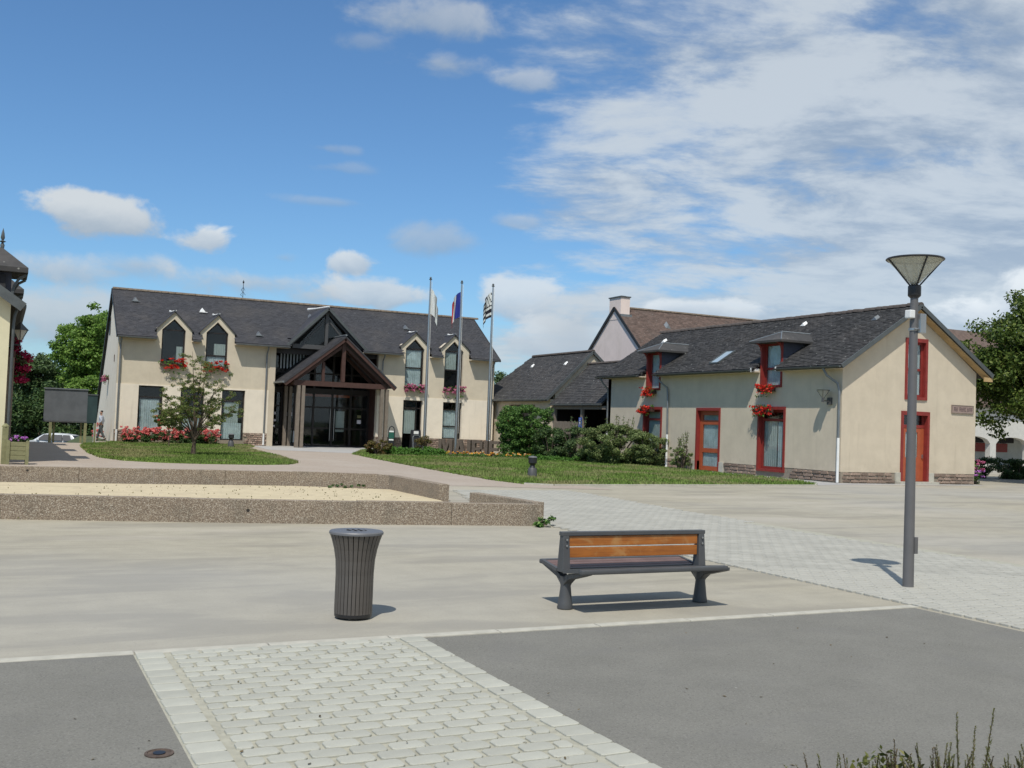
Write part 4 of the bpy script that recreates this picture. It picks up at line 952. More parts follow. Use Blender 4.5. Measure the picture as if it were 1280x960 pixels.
    # dormers
    for (a, c) in ((3.5, 4.88), (12.5, 13.75)):
        zt = 5.82; mid = (a+c)/2
        w = window(t, LW, a+.08, c-.08, 3.82, zt-.12, .16, M_['red'], .10, trans=[4.62], curtain=[(a+.12, c-.12, 3.9, 5.65, 'curtain')], inside=False)
        part(MB().box(.30, .32, a+.05, c-.05, 3.8, 5.8), 'room', M_['inside'], w)
        surround(LW, a, c, 3.80, zt, .3, .085)
        xr = (zt-EZ+.02)/slope-OH     # where the cheek top meets the roof
        for y in (a+.02, c-.02): part(MB().prism([(.02, y-.03, EZ-.1), (.02, y-.03, zt), (xr, y-.03, zt)], (0, .06, 0)), 'dormer_cheek', M_['cheek'], t)
        # slatted cheek tiles
        ov = .34; ze = zt-.03; zr_ = zt+.40; xr2 = (zr_-EZ+.02)/slope-OH; xe2 = (ze-EZ+.02)/slope-OH
        rr = MB(); F = -ov-.06
        rr.add([(F, a-ov, ze), (F, c+ov, ze), (.50, mid, zr_)], [(0, 1, 2)])
        rr.add([(F, a-ov, ze), (.50, mid, zr_), (xr2+.1, mid, zr_), (xe2+.1, a-ov, ze)], [(0, 1, 2, 3)])
        rr.add([(F, c+ov, ze), (.50, mid, zr_), (xr2+.1, mid, zr_), (xe2+.1, c+ov, ze)], [(0, 1, 2, 3)])
        rr.add([(F, a-ov, ze-.09), (F, c+ov, ze-.09), (xe2+.1, c+ov, ze-.09), (xe2+.1, a-ov, ze-.09)], [(0, 1, 2, 3)])
        rr.add([(F, a-ov, ze-.09), (F, c+ov, ze-.09), (F, c+ov, ze), (F, a-ov, ze)], [(0, 1, 2, 3)])
        for y in (a-ov, c+ov): rr.add([(F, y, ze-.09), (xe2+.1, y, ze-.09), (xe2+.1, y, ze), (F, y, ze)], [(0, 1, 2, 3)])
        dr2 = part(rr, 'dormer_roof', M_['slate2'], t)
        part(MB().tube([(.50, mid, zr_), (xr2, mid, zr_)], .05, 6).tube([(F, a-ov, ze), (.5, mid, zr_)], .03, 5).tube([(F, c+ov, ze), (.5, mid, zr_)], .03, 5), 'ridge_roll', M_['zinc'], dr2)
        # curved brackets
        for y in (a+.04, c-.04):
            k = MB(); pts = [(0, y, zt-.5), (-.06, y, zt-.28), (-.18, y, zt-.14), (-.34, y, zt-.09)]
            for p1_, p2_ in zip(pts[:-1], pts[1:]): k.bar(p1_, p2_, .06, .10, up=(0, 1, 0))
            part(k, 'bracket', M_['red'], dr2)
    # downpipes
    def pipe(pts, n_, zsplit):
        b = MB(); b.tube(pts, .048, 8); dp = part(b, 'downpipe', M_['zinc'], t, smooth=True); x, y, _ = pts[-1]
        part(MB().tube([(x, y, pts[-1][2]+.01), (x, y, .02)], .055, 8), 'shoe', M_['white'], dp)
    pipe([(-.5, .55, 4.48), (-.42, .42, 4.2), (-.14, .12, 3.9), (-.10, .05, 3.6), (-.10, .05, 1.75)], 0, 0)
    pipe([(-.5, 12.2, 4.48), (-.42, 11.95, 4.2), (-.12, 11.75, 3.9), (-.10, 11.7, 3.6), (-.10, 11.65, 1.6)], 0, 0)
    pipe([(-.5, 17.5, 4.48), (-.4, 17.35, 4.2), (-.12, 17.3, 3.9), (-.10, 17.3, 3.4), (-.10, 17.3, 1.6)], 0, 0)
    for y_, x_ in ((5.6, 2.9), (16.2, 2.6), (1.2, 2.8)):
        zz_ = Z(x_); part(MB().prism([(x_-.02, y_-.16, zz_+.02), (x_-.02, y_+.16, zz_+.02), (x_+.0, y_, zz_+.15)], (.2, 0, .11)), 'roof_vent', M_['white' if y_ != 1.2 else 'zinc'], roof)
    # wall sign
    s = thing('wall_sign', 'narrow mauve sign with dark lettering on the cream gable beside the red door', 'sign', (6.0, -.005, 2.96))
    part(MB().box(0, 1.29, -.035, 0, 0, .35), 'panel', M_['signf'], s, bevel=.006)
    fr = MB(); fr.box(0, 1.29, -.045, -.034, 0, .03); fr.box(0, 1.29, -.045, -.034, .32, .35); fr.box(0, .03, -.044, -.034, .03, .32); fr.box(1.26, 1.29, -.044, -.034, .03, .32); part(fr, 'rim', M_['taupe'], s)
    b = MB(); x = .13; rs = random.Random(3)     # worn lettering: a short word and a long one, no longer legible
    for wd in (2, 7):
        for _ in range(wd):
            w = rs.uniform(.075, .10); b.box(x, x+.022, -.040, -.036, .09, .26)
            if rs.random() < .6: b.box(x+w-.022, x+w, -.040, -.036, .09, .26)
            for z in rs.sample([.09, .165, .24], 2): b.box(x+.022, x+w-.022, -.040, -.036, z, z+.02)
            x += w+.028
        x += .09
    part(b, 'lettering', M_['signd'], s)
build_cottage()
for (y, z, lab) in ((4.18, 3.62, 'red geranium box below the nearer upper window of the red trimmed cottage'), (13.1, 3.62, 'red geranium box below the farther upper window of the red trimmed cottage'),
                    (4.35, 2.72, 'red geranium box hung at the top of the nearer tall ground floor window'), (13.3, 2.72, 'red geranium box hung at the top of the farther ground floor window')):
    flower_box('flower_box', lab, (-.05, y+.15, z), R(-90), .95 if z > 3 else 1.1, 'petal_red', 'geranium boxes on the cottage', h=.38, trail=.2, n=150)
# wall lantern by the corner downpipe
t = thing('wall_lantern', 'conical wall lantern on a bracket near the corner downpipe of the cottage', 'lamp', (0, .62, 3.2))
part(MB().bar((-.08, 0, .0), (-.40, 0, .0), .05).box(-.1, .0, -.1, .1, -.14, .14).tube([(-.40, 0, -.05), (-.40, 0, .1)], .05, 8), 'bracket', M_['bgframe'], t)
part(MB().lathe([(.03, .10), (.24, .42), (.22, .42), (.02, .11)], 16, (-.40, 0, 0)), 'shade', M_['frost'], t, smooth=True)
b = MB().lathe([(.245, .41), (.255, .43), (.235, .43)], 16, (-.40, 0, 0))
for k in range(4): a = math.pi/4+k*math.pi/2; b.bar((-.40+.03*math.cos(a), .03*math.sin(a), .1), (-.40+.245*math.cos(a), .245*math.sin(a), .42), .015)
part(b, 'cage', M_['black'], t)

# ================================================================== OUTBUILDINGS
def gabled(name, label, loc, W_, y0, y1, ez, rx, rz, wallm, roofm, oh=.35, hip=0.0, front_ops=(), wallz0=-.1, sw=.26, sh=.15, gable_ops=(), lich=True):
    """ridge along y; long wall faces -x"""
    t = thing(name, label, 'building', loc)
    b = MB(); wall(b, y0, y1, wallz0, ez, front_ops, 0, .3); b.map(lambda s, d, z: (d, s, z)); part(b, 'wall', M_[wallm], t)
    sl = (rz-ez)/(rx+oh); gt = lambda x: ez-.1+(x+oh)*sl*.98 if x < rx else rz-.1-(x-rx)*(rz-ez)/(W_+oh-rx)
    b = MB(); wall(b, .3, W_, wallz0, gt, gable_ops, y0, y0+.3, cuts=[rx]); part(b, 'gable', M_[wallm], t)
    b = MB(); wall(b, .3, W_, wallz0, ez-.1, [], y1-.3, y1, cuts=[rx]); part(b, 'gable', M_[wallm], t)
    part(MB().box(W_-.3, W_, y0+.3, y1-.3, wallz0, ez-.1), 'rear_wall', M_[wallm], t)
    ya, yb = y0-.12, y1+.12; b = MB(); XE = W_+oh
    b.hexa([(-oh, ya, ez-.14), (rx, ya, rz-.14), (rx, ya, rz-.014), (-oh, ya, ez-.014)], [(-oh, yb, ez-.14), (rx, yb-hip, rz-.14), (rx, yb-hip, rz-.014), (-oh, yb, ez-.014)])
    b.hexa([(rx, ya, rz-.14), (XE, ya, ez-.14), (XE, ya, ez-.014), (rx, ya, rz-.014)], [(rx, yb-hip, rz-.14), (XE, yb, ez-.14), (XE, yb, ez-.014), (rx, yb-hip, rz-.014)])
    if hip: b.add([(-oh, yb, ez-.02), (XE, yb, ez-.02), (rx, yb-hip, rz-.02)], [(0, 1, 2)])
    rf = part(b, 'roof', M_[roofm], t); es = Vector((rx+oh, 0, rz-ez)); S = es.length; es.normalize()
    part(slates(MB(), (-oh, ya, ez), (0, 1, 0), es, yb-ya, S, sw, sh, (lambda a, s: a < (yb-ya)-hip*s/S)), 'slates', M_[roofm], rf, kind='stuff', recalc=False)
    b = MB(); y = ya
    while y < yb-hip-.1: b.prism([(rx-.14*math.cos(math.pi*k/5), y, rz-.03+.12*math.sin(math.pi*k/5)) for k in range(6)], (0, .36, 0)); y += .38
    part(b, 'ridge_tiles', M_['ridged'], rf, kind='stuff')
    b = MB(); b.bar((-oh, ya-.02, ez-.07), (rx, ya-.02, rz-.06), .05, .17); b.bar((rx, ya-.02, rz-.06), (XE, ya-.02, ez-.07), .05, .17); part(b, 'verge_board', M_['zincd'], rf)
    part(MB().bar((-oh-.05, ya, ez-.04), (-oh-.05, yb, ez-.04), .11, .10), 'gutter', M_['zincd'], t)
    return t, rf
t, rf = gabled('barn', 'cream barn with hipped slate roof half hidden behind the clipped evergreen bush', (0, 0, 0), 6.1, 24.0, 34.2, 3.42, 2.78, 6.48, 'cream', 'slate2', hip=2.4, front_ops=[(26.0, 29.6, -.1, 3.1)])
part(MB().box(.14, .18, 26.0, 29.6, 0, 3.1), 'dark_doors', M_['gtimber'], t)
part(MB().box(-.04, .1, 29.6, 29.9, 1.0, 2.9), 'red_shutter', M_['red'], t)
for y_, x_ in ((25.9, 1.9), (30.4, 1.9)):
    zz_ = 3.42+(x_+.35)*(6.48-3.42)/3.13; part(MB().prism([(x_, y_-.15, zz_+.02), (x_, y_+.15, zz_+.02), (x_, y_, zz_+.13)], (.2, 0, .15)), 'roof_vent', M_['white'], rf)
# open shelter between barn and cottage
t = thing('open_shelter', 'open timber shelter under a low slate roof between barn and cottage', 'shelter', (0, 0, 0))
ya, yb, ez, rx, rz, oh = 17.98, 23.86, 3.14, 2.55, 5.68, .1
b = MB(); b.hexa([(-oh, ya, ez-.12), (rx, ya, rz-.12), (rx, ya, rz-.014), (-oh, ya, ez-.014)], [(-oh, yb, ez-.12), (rx, yb, rz-.12), (rx, yb, rz-.014), (-oh, yb, ez-.014)])
b.hexa([(rx, ya, rz-.12), (5.4, ya, 3.2), (5.4, ya, 3.3), (rx, ya, rz-.014)], [(rx, yb, rz-.12), (5.4, yb, 3.2), (5.4, yb, 3.3), (rx, yb, rz-.014)])
rf = part(b, 'roof', M_['slate2'], t); es = Vector((rx+oh, 0, rz-ez)); S = es.length; es.normalize()
part(slates(MB(), (-oh, ya, ez), (0, 1, 0), es, yb-ya, S, .26, .15, t=.016, jit=.006), 'slates', M_['slate2'], rf, kind='stuff', recalc=False)
b = MB(); y = ya
while y < yb-.1: b.prism([(rx-.13*math.cos(math.pi*k/5), y, rz-.03+.11*math.sin(math.pi*k/5)) for k in range(6)], (0, .36, 0)); y += .38
part(b, 'ridge_tiles', M_['ridged'], rf, kind='stuff')
part(MB().bar((-oh-.05, ya, ez-.05), (-oh-.05, yb, ez-.05), .10, .10), 'gutter', M_['zincd'], t)
part(MB().box(3.2, 3.4, 17.6, 23.9, 0, 4.7), 'back_wall', M_['dframe'], t); part(MB().box(.35, 3.19, 23.78, 23.9, 0, 3.3), 'shade_lining', M_['dframe'], t)  # near-black wall and added end boards stand in for shade inside the shelter
for y in (23.5, 20.3): part(MB().box(0, .16, y-.09, y+.09, 0, ez-.12), 'post', M_['taupe'], t)
part(MB().box(0.01, .15, 17.7, 23.8, ez-.32, ez-.13), 'beam', M_['taupe'], t)
y = 20.45
while y < 23.35: part(MB().box(.04, .07, y, y+.16, .05, 2.12+random.uniform(-.02, .02)), 'board', M_['taupe'], t); y += .175
s = thing('disabled_parking_sign', 'small blue disabled parking sign on the shelter boards', 'sign', (-.02, 20.35, 1.78))
part(MB().box(0, .02, -.17, .17, 0, .58), 'panel', M_['blue'], s)
b = MB(); b.bar((-.006, .02, .42), (-.006, .0, .26), .004, .05, up=(0, 1, 0)); b.box(-.01, -.004, -.10, .02, .22, .26); b.box(-.01, -.004, -.12, -.08, .10, .25); b.lathe([(.035, -.003), (.035, .003)], 10, (0, 0, 0))
part(MB().box(-.008, -.001, -.02, .04, .24, .44).box(-.008, -.001, -.10, -.02, .24, .28).box(-.008, -.001, -.12, -.08, .12, .28).box(-.008, -.001, -.015, .045, .47, .53).box(-.008, -.001, .04, .08, .14, .32), 'symbol', M_['paper'], s)

# brown-roofed house behind
t = thing('brown_roofed_house', 'tall house with pale pink gable, square chimney and brown slate roof behind the cottage', 'house', (8.5, 30.8, 0))
hw = 5.6; rz = 10.25; ez = 4.6
gt = lambda y: rz-.12-abs(y)*(rz-ez)/hw*.93
b = MB(); wall(b, -hw, hw, 0, lambda y: rz-.1-abs(y)*.86, [], 0, .35, cuts=[0]); b.map(lambda s, d, z: (d, s, z)); part(b, 'gable', M_['pink'], t)
b = MB(); wall(b, -hw, hw, 0, lambda y: rz-.1-abs(y)*.86, [], 17, 17.3, cuts=[0]); b.map(lambda s, d, z: (d, s, z)); part(b, 'gable', M_['pink'], t)
part(MB().box(.35, 17, -hw, -hw+.3, 0, rz-.2-hw*.86), 'wall', M_['cream'], t); part(MB().box(.35, 17, hw-.3, hw, 0, rz-.2-hw*.86), 'wall', M_['cream'], t)
b = MB()
for sg in (-1, 1):
    ye = sg*(hw+.4); zE = rz-(hw+.4)*.86
    b.hexa([(-.08, 0, rz-.14), (17.4, 0, rz-.14), (17.4, 0, rz-.014), (-.08, 0, rz-.014)], [(-.08, ye, zE-.14), (17.4, ye, zE-.14), (17.4, ye, zE-.014), (-.08, ye, zE-.014)])
rf = part(b, 'roof', M_['brown_roof'], t); es = Vector((0, 1, .86)).normalized()
part(slates(MB(), (-.08, -hw-.4, rz-(hw+.4)*.86), (1, 0, 0), es, 17.45, (hw+.4)*math.hypot(1, .86), .26, .16), 'slates', M_['brown_roof'], rf, kind='stuff', recalc=False)
b = MB(); x = 0
while x < 17.2: b.prism([(x, -.14*math.cos(math.pi*k/5), rz-.03+.12*math.sin(math.pi*k/5)) for k in range(6)], (.36, 0, 0)); x += .38
part(b, 'ridge_tiles', M_['ridge'], rf, kind='stuff')
b = MB(); b.bar((-.1, 0, rz-.08), (-.1, -hw-.4, rz-.08-(hw+.4)*.86), .05, .2); b.bar((-.1, 0, rz-.08), (-.1, hw+.4, rz-.08-(hw+.4)*.86), .05, .2); part(b, 'verge_board', M_['dframe'], rf)
ch = part(MB().box(-.02, .72, -.74, .74, rz-.9, rz+.62), 'chimney', M_['pink'], t)
part(MB().box(-.08, .78, -.80, .80, rz+.62, rz+.70), 'cap', M_['zincd'], ch); part(MB().box(.15, .55, -.5, .5, rz+.70, rz+.76), 'flue_slab', M_['dframe'], ch)
part(MB().box(-.05, .86, -.84, -.745, rz-.82, rz-.55), 'flashing', M_['zinc'], ch)
part(MB().prism([(3.2, -1.6, rz-1.36), (3.6, -1.6, rz-1.36), (3.4, -1.6, rz-1.1)], (0, .3, .26)), 'roof_vent', M_['zinc'], rf)

# arcade building seen under the right-hand tree
t = thing('arcade_building', 'white arcaded building with a brown roof beyond the big tree at the right edge', 'building', (28, 25, 0))
def arch(a, c, zt):
    return (a, c, 0.0, lambda x: zt-.55+.55*math.sqrt(max(0, 1-((x-(a+c)/2)/((c-a)/2))**2)))
ops = [arch(3.3+i*4.25, 3.3+i*4.25+3.6, 2.25) for i in range(-1, 6) if 3.3+i*4.25 > 0]
cuts = [o[0]+(o[1]-o[0])*k/12 for o in ops for k in range(1, 12)]
part(wall(MB(), 0, 30, -.05, 4.6, ops, 0, .45, cuts=cuts), 'arcade_wall', mat('tree_shaded_render', (.55, .54, .50), .9, .06), t)  # white wall toned down in its colour for the shade of the tree
part(MB().box(0, .3, .45, 10, 0, 4.6), 'side_wall', M_['white'], t); part(MB().box(29.7, 30, .45, 10, 0, 4.6), 'side_wall', M_['white'], t)
part(MB().box(.3, 29.7, 2.6, 2.8, 0, 4.5), 'shop_front', M_['curtaing'], t); part(MB().box(.3, 29.7, .46, 2.6, 2.6, 2.75), 'ceiling', M_['inside'], t)
part(MB().box(12.2, 16.2, 2.45, 2.59, 1.05, 1.75), 'shop_fascia', M_['red'], t); part(MB().box(11.2, 17, 2.5, 2.59, 1.8, 2.6), 'shop_blind', M_['inside'], t)
b = MB(); b.hexa([(-.4, -.5, 4.5), (30.4, -.5, 4.5), (30.4, -.5, 4.65), (-.4, -.5, 4.65)], [(-.4, 6, 11.0), (30.4, 6, 11.0), (30.4, 6, 11.15), (-.4, 6, 11.15)]); b.hexa([(-.4, 6, 11.0), (30.4, 6, 11.0), (30.4, 6, 11.15), (-.4, 6, 11.15)], [(-.4, 12, 4.5), (30.4, 12, 4.5), (30.4, 12, 4.65), (-.4, 12, 4.65)])
part(b, 'roof', M_['brown_roof'], t)

# ================================================================== LEFT BUILDING (only its corner is in view)
def build_left():
    ox, oy = -29.34, 5.95; D = 24.0; EZ = 5.28
    t = thing('left_house', 'cream building at the left edge with slate dormers and crimson flowers along its front', 'building', (ox, oy, 0))
    Wd = 9.0; sl = .69; rz = EZ+sl*Wd/2
    gt = lambda x: rz-.1-abs(x+Wd/2)*sl
    part(wall(MB(), -Wd, 0, -.05, gt, [], 0, .35, cuts=[-Wd/2]), 'gable_wall', mat('yellow_cream_render', (.64, .59, .40), .92, .05, 1.5), t)
    ops = [(1.6, 2.8, .1, 2.7), (4.0, 5.2, .1, 2.7), (7.5, 8.7, .8, 2.7), (11, 12.2, .1, 2.7), (15, 16.2, .8, 2.7)]
    b = wall(MB(), .36, D, -1.6, EZ-.05, ops, -.35, 0); b.map(lambda s, d, z: (d, s, z)); part(b, 'front_wall', M_['cream'], t)
    part(wall(MB(), -Wd, 0, -1.6, gt, [], D-.3, D, cuts=[-Wd/2]), 'rear_gable', M_['cream'], t)
    part(MB().box(-Wd, -Wd+.3, .36, D-.3, -1.6, EZ), 'back_wall', M_['cream'], t)
    FW = lambda s, d, z: (-d, s, z)
    for o in ops:
        window(t, FW, o[0]+.01, o[1]-.01, o[2], o[3]-.01, .05, M_['red'], .1, trans=[2.1], mull=[(o[0]+o[1])/2])
        b = MB(); b.box(o[0]-.1, o[0], -.10, -.001, o[2], o[3]+.1); b.box(o[1], o[1]+.1, -.10, -.001, o[2], o[3]+.1); b.box(o[0], o[1], -.10, -.001, o[3], o[3]+.1); b.map(FW); part(b, 'surround', M_['taupe'], t)
    oh = .34; y0, y1 = -.35, D+.3
    b = MB()
    zE = rz-(Wd/2+oh)*sl
    for sg in (-1, 1):
        xe = -Wd/2+sg*(Wd/2+oh)
        b.hexa([(-Wd/2, y0, rz-.14), (xe, y0, zE-.14), (xe, y0, zE), (-Wd/2, y0, rz)], [(-Wd/2, y1, rz-.14), (xe, y1, zE-.14), (xe, y1, zE), (-Wd/2, y1, rz)])
    rf = part(b, 'roof', M_['slate'], t)
    b = MB(); b.bar((-Wd/2, y0-.02, rz-.1), (oh+.02, y0-.02, zE-.1), .05, .30); b.bar((-Wd/2, y0-.02, rz-.1), (-Wd-oh, y0-.02, zE-.1), .05, .30); part(b, 'barge_board', M_['zincd'], rf)
    part(MB().bar((oh-.3, y0/2, zE-.16+.2), (-1.5, y0/2, zE-.16+1.26), .3, .03), 'soffit', M_['taupe'], rf)
    part(MB().bar((oh+.05, y0, zE-.06), (oh+.05, y1, zE-.06), .11, .1), 'gutter', M_['zincd'], t)
    for i, yy in enumerate((1.2, 8.2, 15.5)):
        mid = yy+.75; a, c = yy, yy+1.5; zt = 6.35; ov = .4
        xr = -(zt-EZ)/sl
        for y in (a, c): part(MB().prism([(-.02, y-.05, EZ-.2), (-.02, y-.05, zt), (xr, y-.05, zt)], (0, .1, 0)), 'dormer_cheek', M_['cheek'], t)
        w = window(t, FW, a+.1, c-.1, 4.0, 6.0, .12, M_['red'], .1, trans=[5.1], inside=True)
        F = .46; ap = -.35; zp = zt+.75; xb = -(zp-EZ)/sl; xe = -(zt-EZ)/sl
        r = MB(); r.add([(F, a-ov, zt), (F, c+ov, zt), (ap, mid, zp)], [(0, 1, 2)])
        for y in (a-ov, c+ov): r.add([(F, y, zt), (ap, mid, zp), (xb, mid, zp), (xe, y, zt)], [(0, 1, 2, 3)]); r.add([(F, y, zt-.16), (F, y, zt), (xe, y, zt), (xe, y, zt-.16)], [(0, 1, 2, 3)])
        r.add([(F, a-ov, zt-.16), (F, c+ov, zt-.16), (xe, c+ov, zt-.16), (xe, a-ov, zt-.16)], [(0, 1, 2, 3)]); r.add([(F, a-ov, zt-.16), (F, c+ov, zt-.16), (F, c+ov, zt), (F, a-ov, zt)], [(0, 1, 2, 3)])
        dr = part(r, 'dormer_roof', M_['slate2'], t)
        part(MB().lathe([(.05, -.05), (.07, .08), (.03, .16), (.11, .20), (.03, .24), (.065, .32), (.045, .48), (.001, .66)], 10, (ap, mid, zp)), 'finial', M_['zincd'], dr, smooth=True)
        for y in (a-.02, c+.02):
            k = MB(); pts = [(0, y, zt-.95), (.06, y, zt-.6), (.2, y, zt-.34), (.42, y, zt-.2)]
            for p1, p2 in zip(pts[:-1], pts[1:]): k.bar(p1, p2, .08, .14, up=(0, 1, 0))
            part(k, 'bracket', M_['zincd'], dr)
    b = MB(); b.tube([(.2, .25, EZ-.3), (.12, .15, EZ-.6), (.10, .12, 4.4), (.10, .12, .3)], .05, 8); part(b, 'downpipe', M_['zincd'], t, smooth=True)
    for y in (.9, 3.4, 6.6): part(MB().box(.02, .2, y-.08, y+.08, 0, 3.4), 'post', M_['taupe'], t)
    part(MB().box(.02, .22, .8, 6.8, 3.4, 3.6), 'lintel_beam', M_['brown'], t)
    l = thing('wall_lantern', 'black four-sided wall lantern on the cream building at the left edge', 'lamp', (ox, oy+.7, 3.85))
    part(MB().bar((0, 0, -.05), (.35, 0, -.05), .04).tube([(.32, 0, -.05), (.32, 0, .12)], .025, 6), 'bracket', M_['black'], l)
    part(MB().lathe([(.06, .12), (.21, .44), (.20, .44), (.05, .13)], 4, (.32, 0, 0)), 'shade', M_['frost'], l)
    b = MB(); b.lathe([(.26, .44), (.20, .50), (.08, .62), (.02, .70)], 4, (.32, 0, 0))
    for k in range(4): a = k*math.pi/2; b.bar((.32+.06*math.cos(a), .06*math.sin(a), .12), (.32+.22*math.cos(a), .22*math.sin(a), .45), .025)
    part(b, 'cage', M_['black'], l)
    for (y, z, s, fm, lab) in ((1.95, 3.95, 1.3, 'petal_crimson', 'crimson flower box under the nearest dormer of the left building'), (8.95, 3.95, 1.5, 'petal_crimson', 'crimson flower box under the middle dormer of the left building'), (16.2, 3.95, 1.5, 'petal_mauve', 'mauve flower box under the farthest dormer of the left building')):
        flower_box('flower_box', lab, (ox+.02, oy+y, z), R(90), s, fm, 'flower boxes on the left building', h=.55, trail=.55, n=380, leafm='leaf_dark')
    h = thing('hanging_basket', 'crimson hanging flower basket beside the lantern of the left building', 'flower basket', (ox+.35, oy+1.3, 3.35))
    part(MB().lathe([(.02, -.2), (.16, -.12), (.22, 0)], 12), 'basket', M_['brown'], h); part(MB().tube([(0, 0, 0), (0, 0, .5), (-.35, 0, .55)], .012, 5), 'hanger', M_['black'], h)
    leafcloud('foliage', [(random.uniform(-.2, .2), random.uniform(-.2, .2), random.uniform(-.5, .1), .18) for _ in range(12)], 400, .09, M_['leaf_dark'], h)
    leafcloud('blossoms', [(random.uniform(-.28, .3), random.uniform(-.25, .25), random.uniform(-.7, .35), .18) for _ in range(26)], 1400, .085, M_['petal_crimson'], h, asp=.9)
    # timber planter
    p = thing('timber_planter', 'greenish timber planter box with purple flowers beside the left building', 'planter', (-28.93, 5.3, 0))
    for x in (-.27, .27):
        for y in (-.27, .27): part(MB().box(x-.05, x+.05, y-.05, y+.05, 0, .74), 'post', M_['timber'], p, bevel=.006)
    me = MB().box(-.22, .22, -.02, .02, 0, .13).mesh('plank', M_['timber'], bevel=.005)
    for i in range(4):
        for (x, y, rz_) in ((0, -.27, 0), (0, .27, 0), (-.27, 0, 90), (.27, 0, 90)): link(me, 'plank', p, (x, y, .15+i*.14), R(rz_))
    part(MB().box(-.24, .24, -.24, .24, .5, .62), 'soil', M_['soil'], p)
    leafcloud('foliage', [(random.uniform(-.22, .22), random.uniform(-.22, .22), random.uniform(.65, .8), .12) for _ in range(9)], 220, .08, M_['leaf_dark'], p)
    leafcloud('blossoms', [(random.uniform(-.25, .25), random.uniform(-.25, .25), random.uniform(.7, .9), .08) for _ in range(9)], 150, .06, M_['petal_mauve'], p, asp=.9)
    q = thing('wooden_post', 'rounded greenish wooden post at the corner of the left building', 'post', (-29.3, 5.2, 0)); part(MB().box(-.09, .09, -.09, .09, 0, 1.15), 'shaft', M_['timber'], q, bevel=.012); part(MB().lathe([(.11, 1.15), (.11, 1.18), (.03, 1.26)], 8), 'cap', M_['timber'], q)
build_left()

# ================================================================== LOW WALLS AND SAND
def strip_wall(name, label, pts, w, h, unit_len=1.95):
    t = thing(name, label, 'low wall', (pts[0][0], pts[0][1], 0)); o = Vector(pts[0])
    P = [Vector(p)-o for p in pts]; n = len(P); nor = []
    for i in range(n):
        d = (P[min(i+1, n-1)]-P[max(i-1, 0)]).normalized(); nor.append(Vector((-d.y, d.x)))
    for i in range(n-1):
        a, b_ = P[i], P[i+1]; L = (b_-a).length; k = max(1, round(L/unit_len))
        for j in range(k):
            f0, f1 = j/k, (j+1)/k; g0 = .003/L
            p, q = a.lerp(b_, f0+(g0 if j else 0)), a.lerp(b_, f1-(g0 if j < k-1 else 0)); m0, m1 = nor[i].lerp(nor[i+1], f0)*w, nor[i].lerp(nor[i+1], f1)*w
            if i > 0 and j == 0: m0 = nor[i]*w
            hh = h+random.uniform(-.006, .006); mb = MB(); c = .012
            mb.hexa([(p.x, p.y, -.1), (q.x, q.y, -.1), (q.x, q.y, hh), (p.x, p.y, hh)], [(p.x+m0.x, p.y+m0.y, -.1), (q.x+m1.x, q.y+m1.y, -.1), (q.x+m1.x, q.y+m1.y, hh), (p.x+m0.x, p.y+m0.y, hh)])
            part(mb, 'wall_section', M_['agg'], t, bevel=.008)
    return t
strip_wall('low_wall', 'front pebble-faced low wall of the sand area running out of the left edge', [(-36, -11.3), (-29.4, -12.25), (-26.6, -12.95), (-23.9, -13.55), (-20.62, -14.1)], .24, .385)
strip_wall('low_wall', 'short pebble-faced wall returning from the right end of the front low wall', [(-20.44, -13.86), (-20.66, -11.45)], .22, .40)
strip_wall('low_wall', 'rear pebble-faced low wall behind the sand, bending toward the gap', [(-20.42, -8.75), (-20.42, -5.3), (-20.62, -4.95), (-22.6, -4.15), (-29.4, -3.4), (-36, -3.0)][::-1], .24, .385)
sheet('sand', [(-36, -11.1), (-29.4, -12.05), (-23.9, -13.35), (-20.8, -13.9), (-20.95, -11.45), (-20.42, -8.8), (-20.4, -5.4), (-22.65, -4.35), (-36, -3.2)], .03, M_['sand'])
n = 420; Cc = np.stack([rng.uniform(-29.5, -20.9, n), rng.uniform(-12.5, -4.6, n), np.full(n, .028)], 1); a = rng.random((n, 1))*6.28
o = link(quads_mesh('dry_tufts', Cc, np.hstack([np.cos(a), np.sin(a), a*0])*.018, np.hstack([rng.normal(size=(n, 2))*.015, .012+.025*rng.random((n, 1))]), M_['leaf_rust'], tri=True), 'dry_tufts', kind='stuff'); tag(o, 'sparse dry tufts sprouting in the sand between the low walls', 'weeds')
def weeds(name, label, loc, r, h, n, m, cat='weeds', size=.07):
    t = thing(name, label, cat, loc); leafcloud('foliage', [(random.uniform(-r, r), random.uniform(-r*.4, r*.4), random.uniform(.02, h*.7), h*.35) for _ in range(8)], n, size, M_[m], t)
    b = MB(); 
    for _ in range(5): b.tube([(0, 0, 0), (random.uniform(-r, r)*.7, random.uniform(-r, r)*.3, h*.6)], .006, 4)
    part(b, 'stem', M_['bark'], t); return t
weeds('weed_clump', 'small green weeds at the right end of the front low wall', (-20.68, -14.28, 0), .25, .2, 260, 'leaf_yew')
weeds('weed_clump', 'weeds growing along the inner foot of the rear low wall', (-21.4, -5.0, .03), .6, .14, 160, 'leaf_dull')

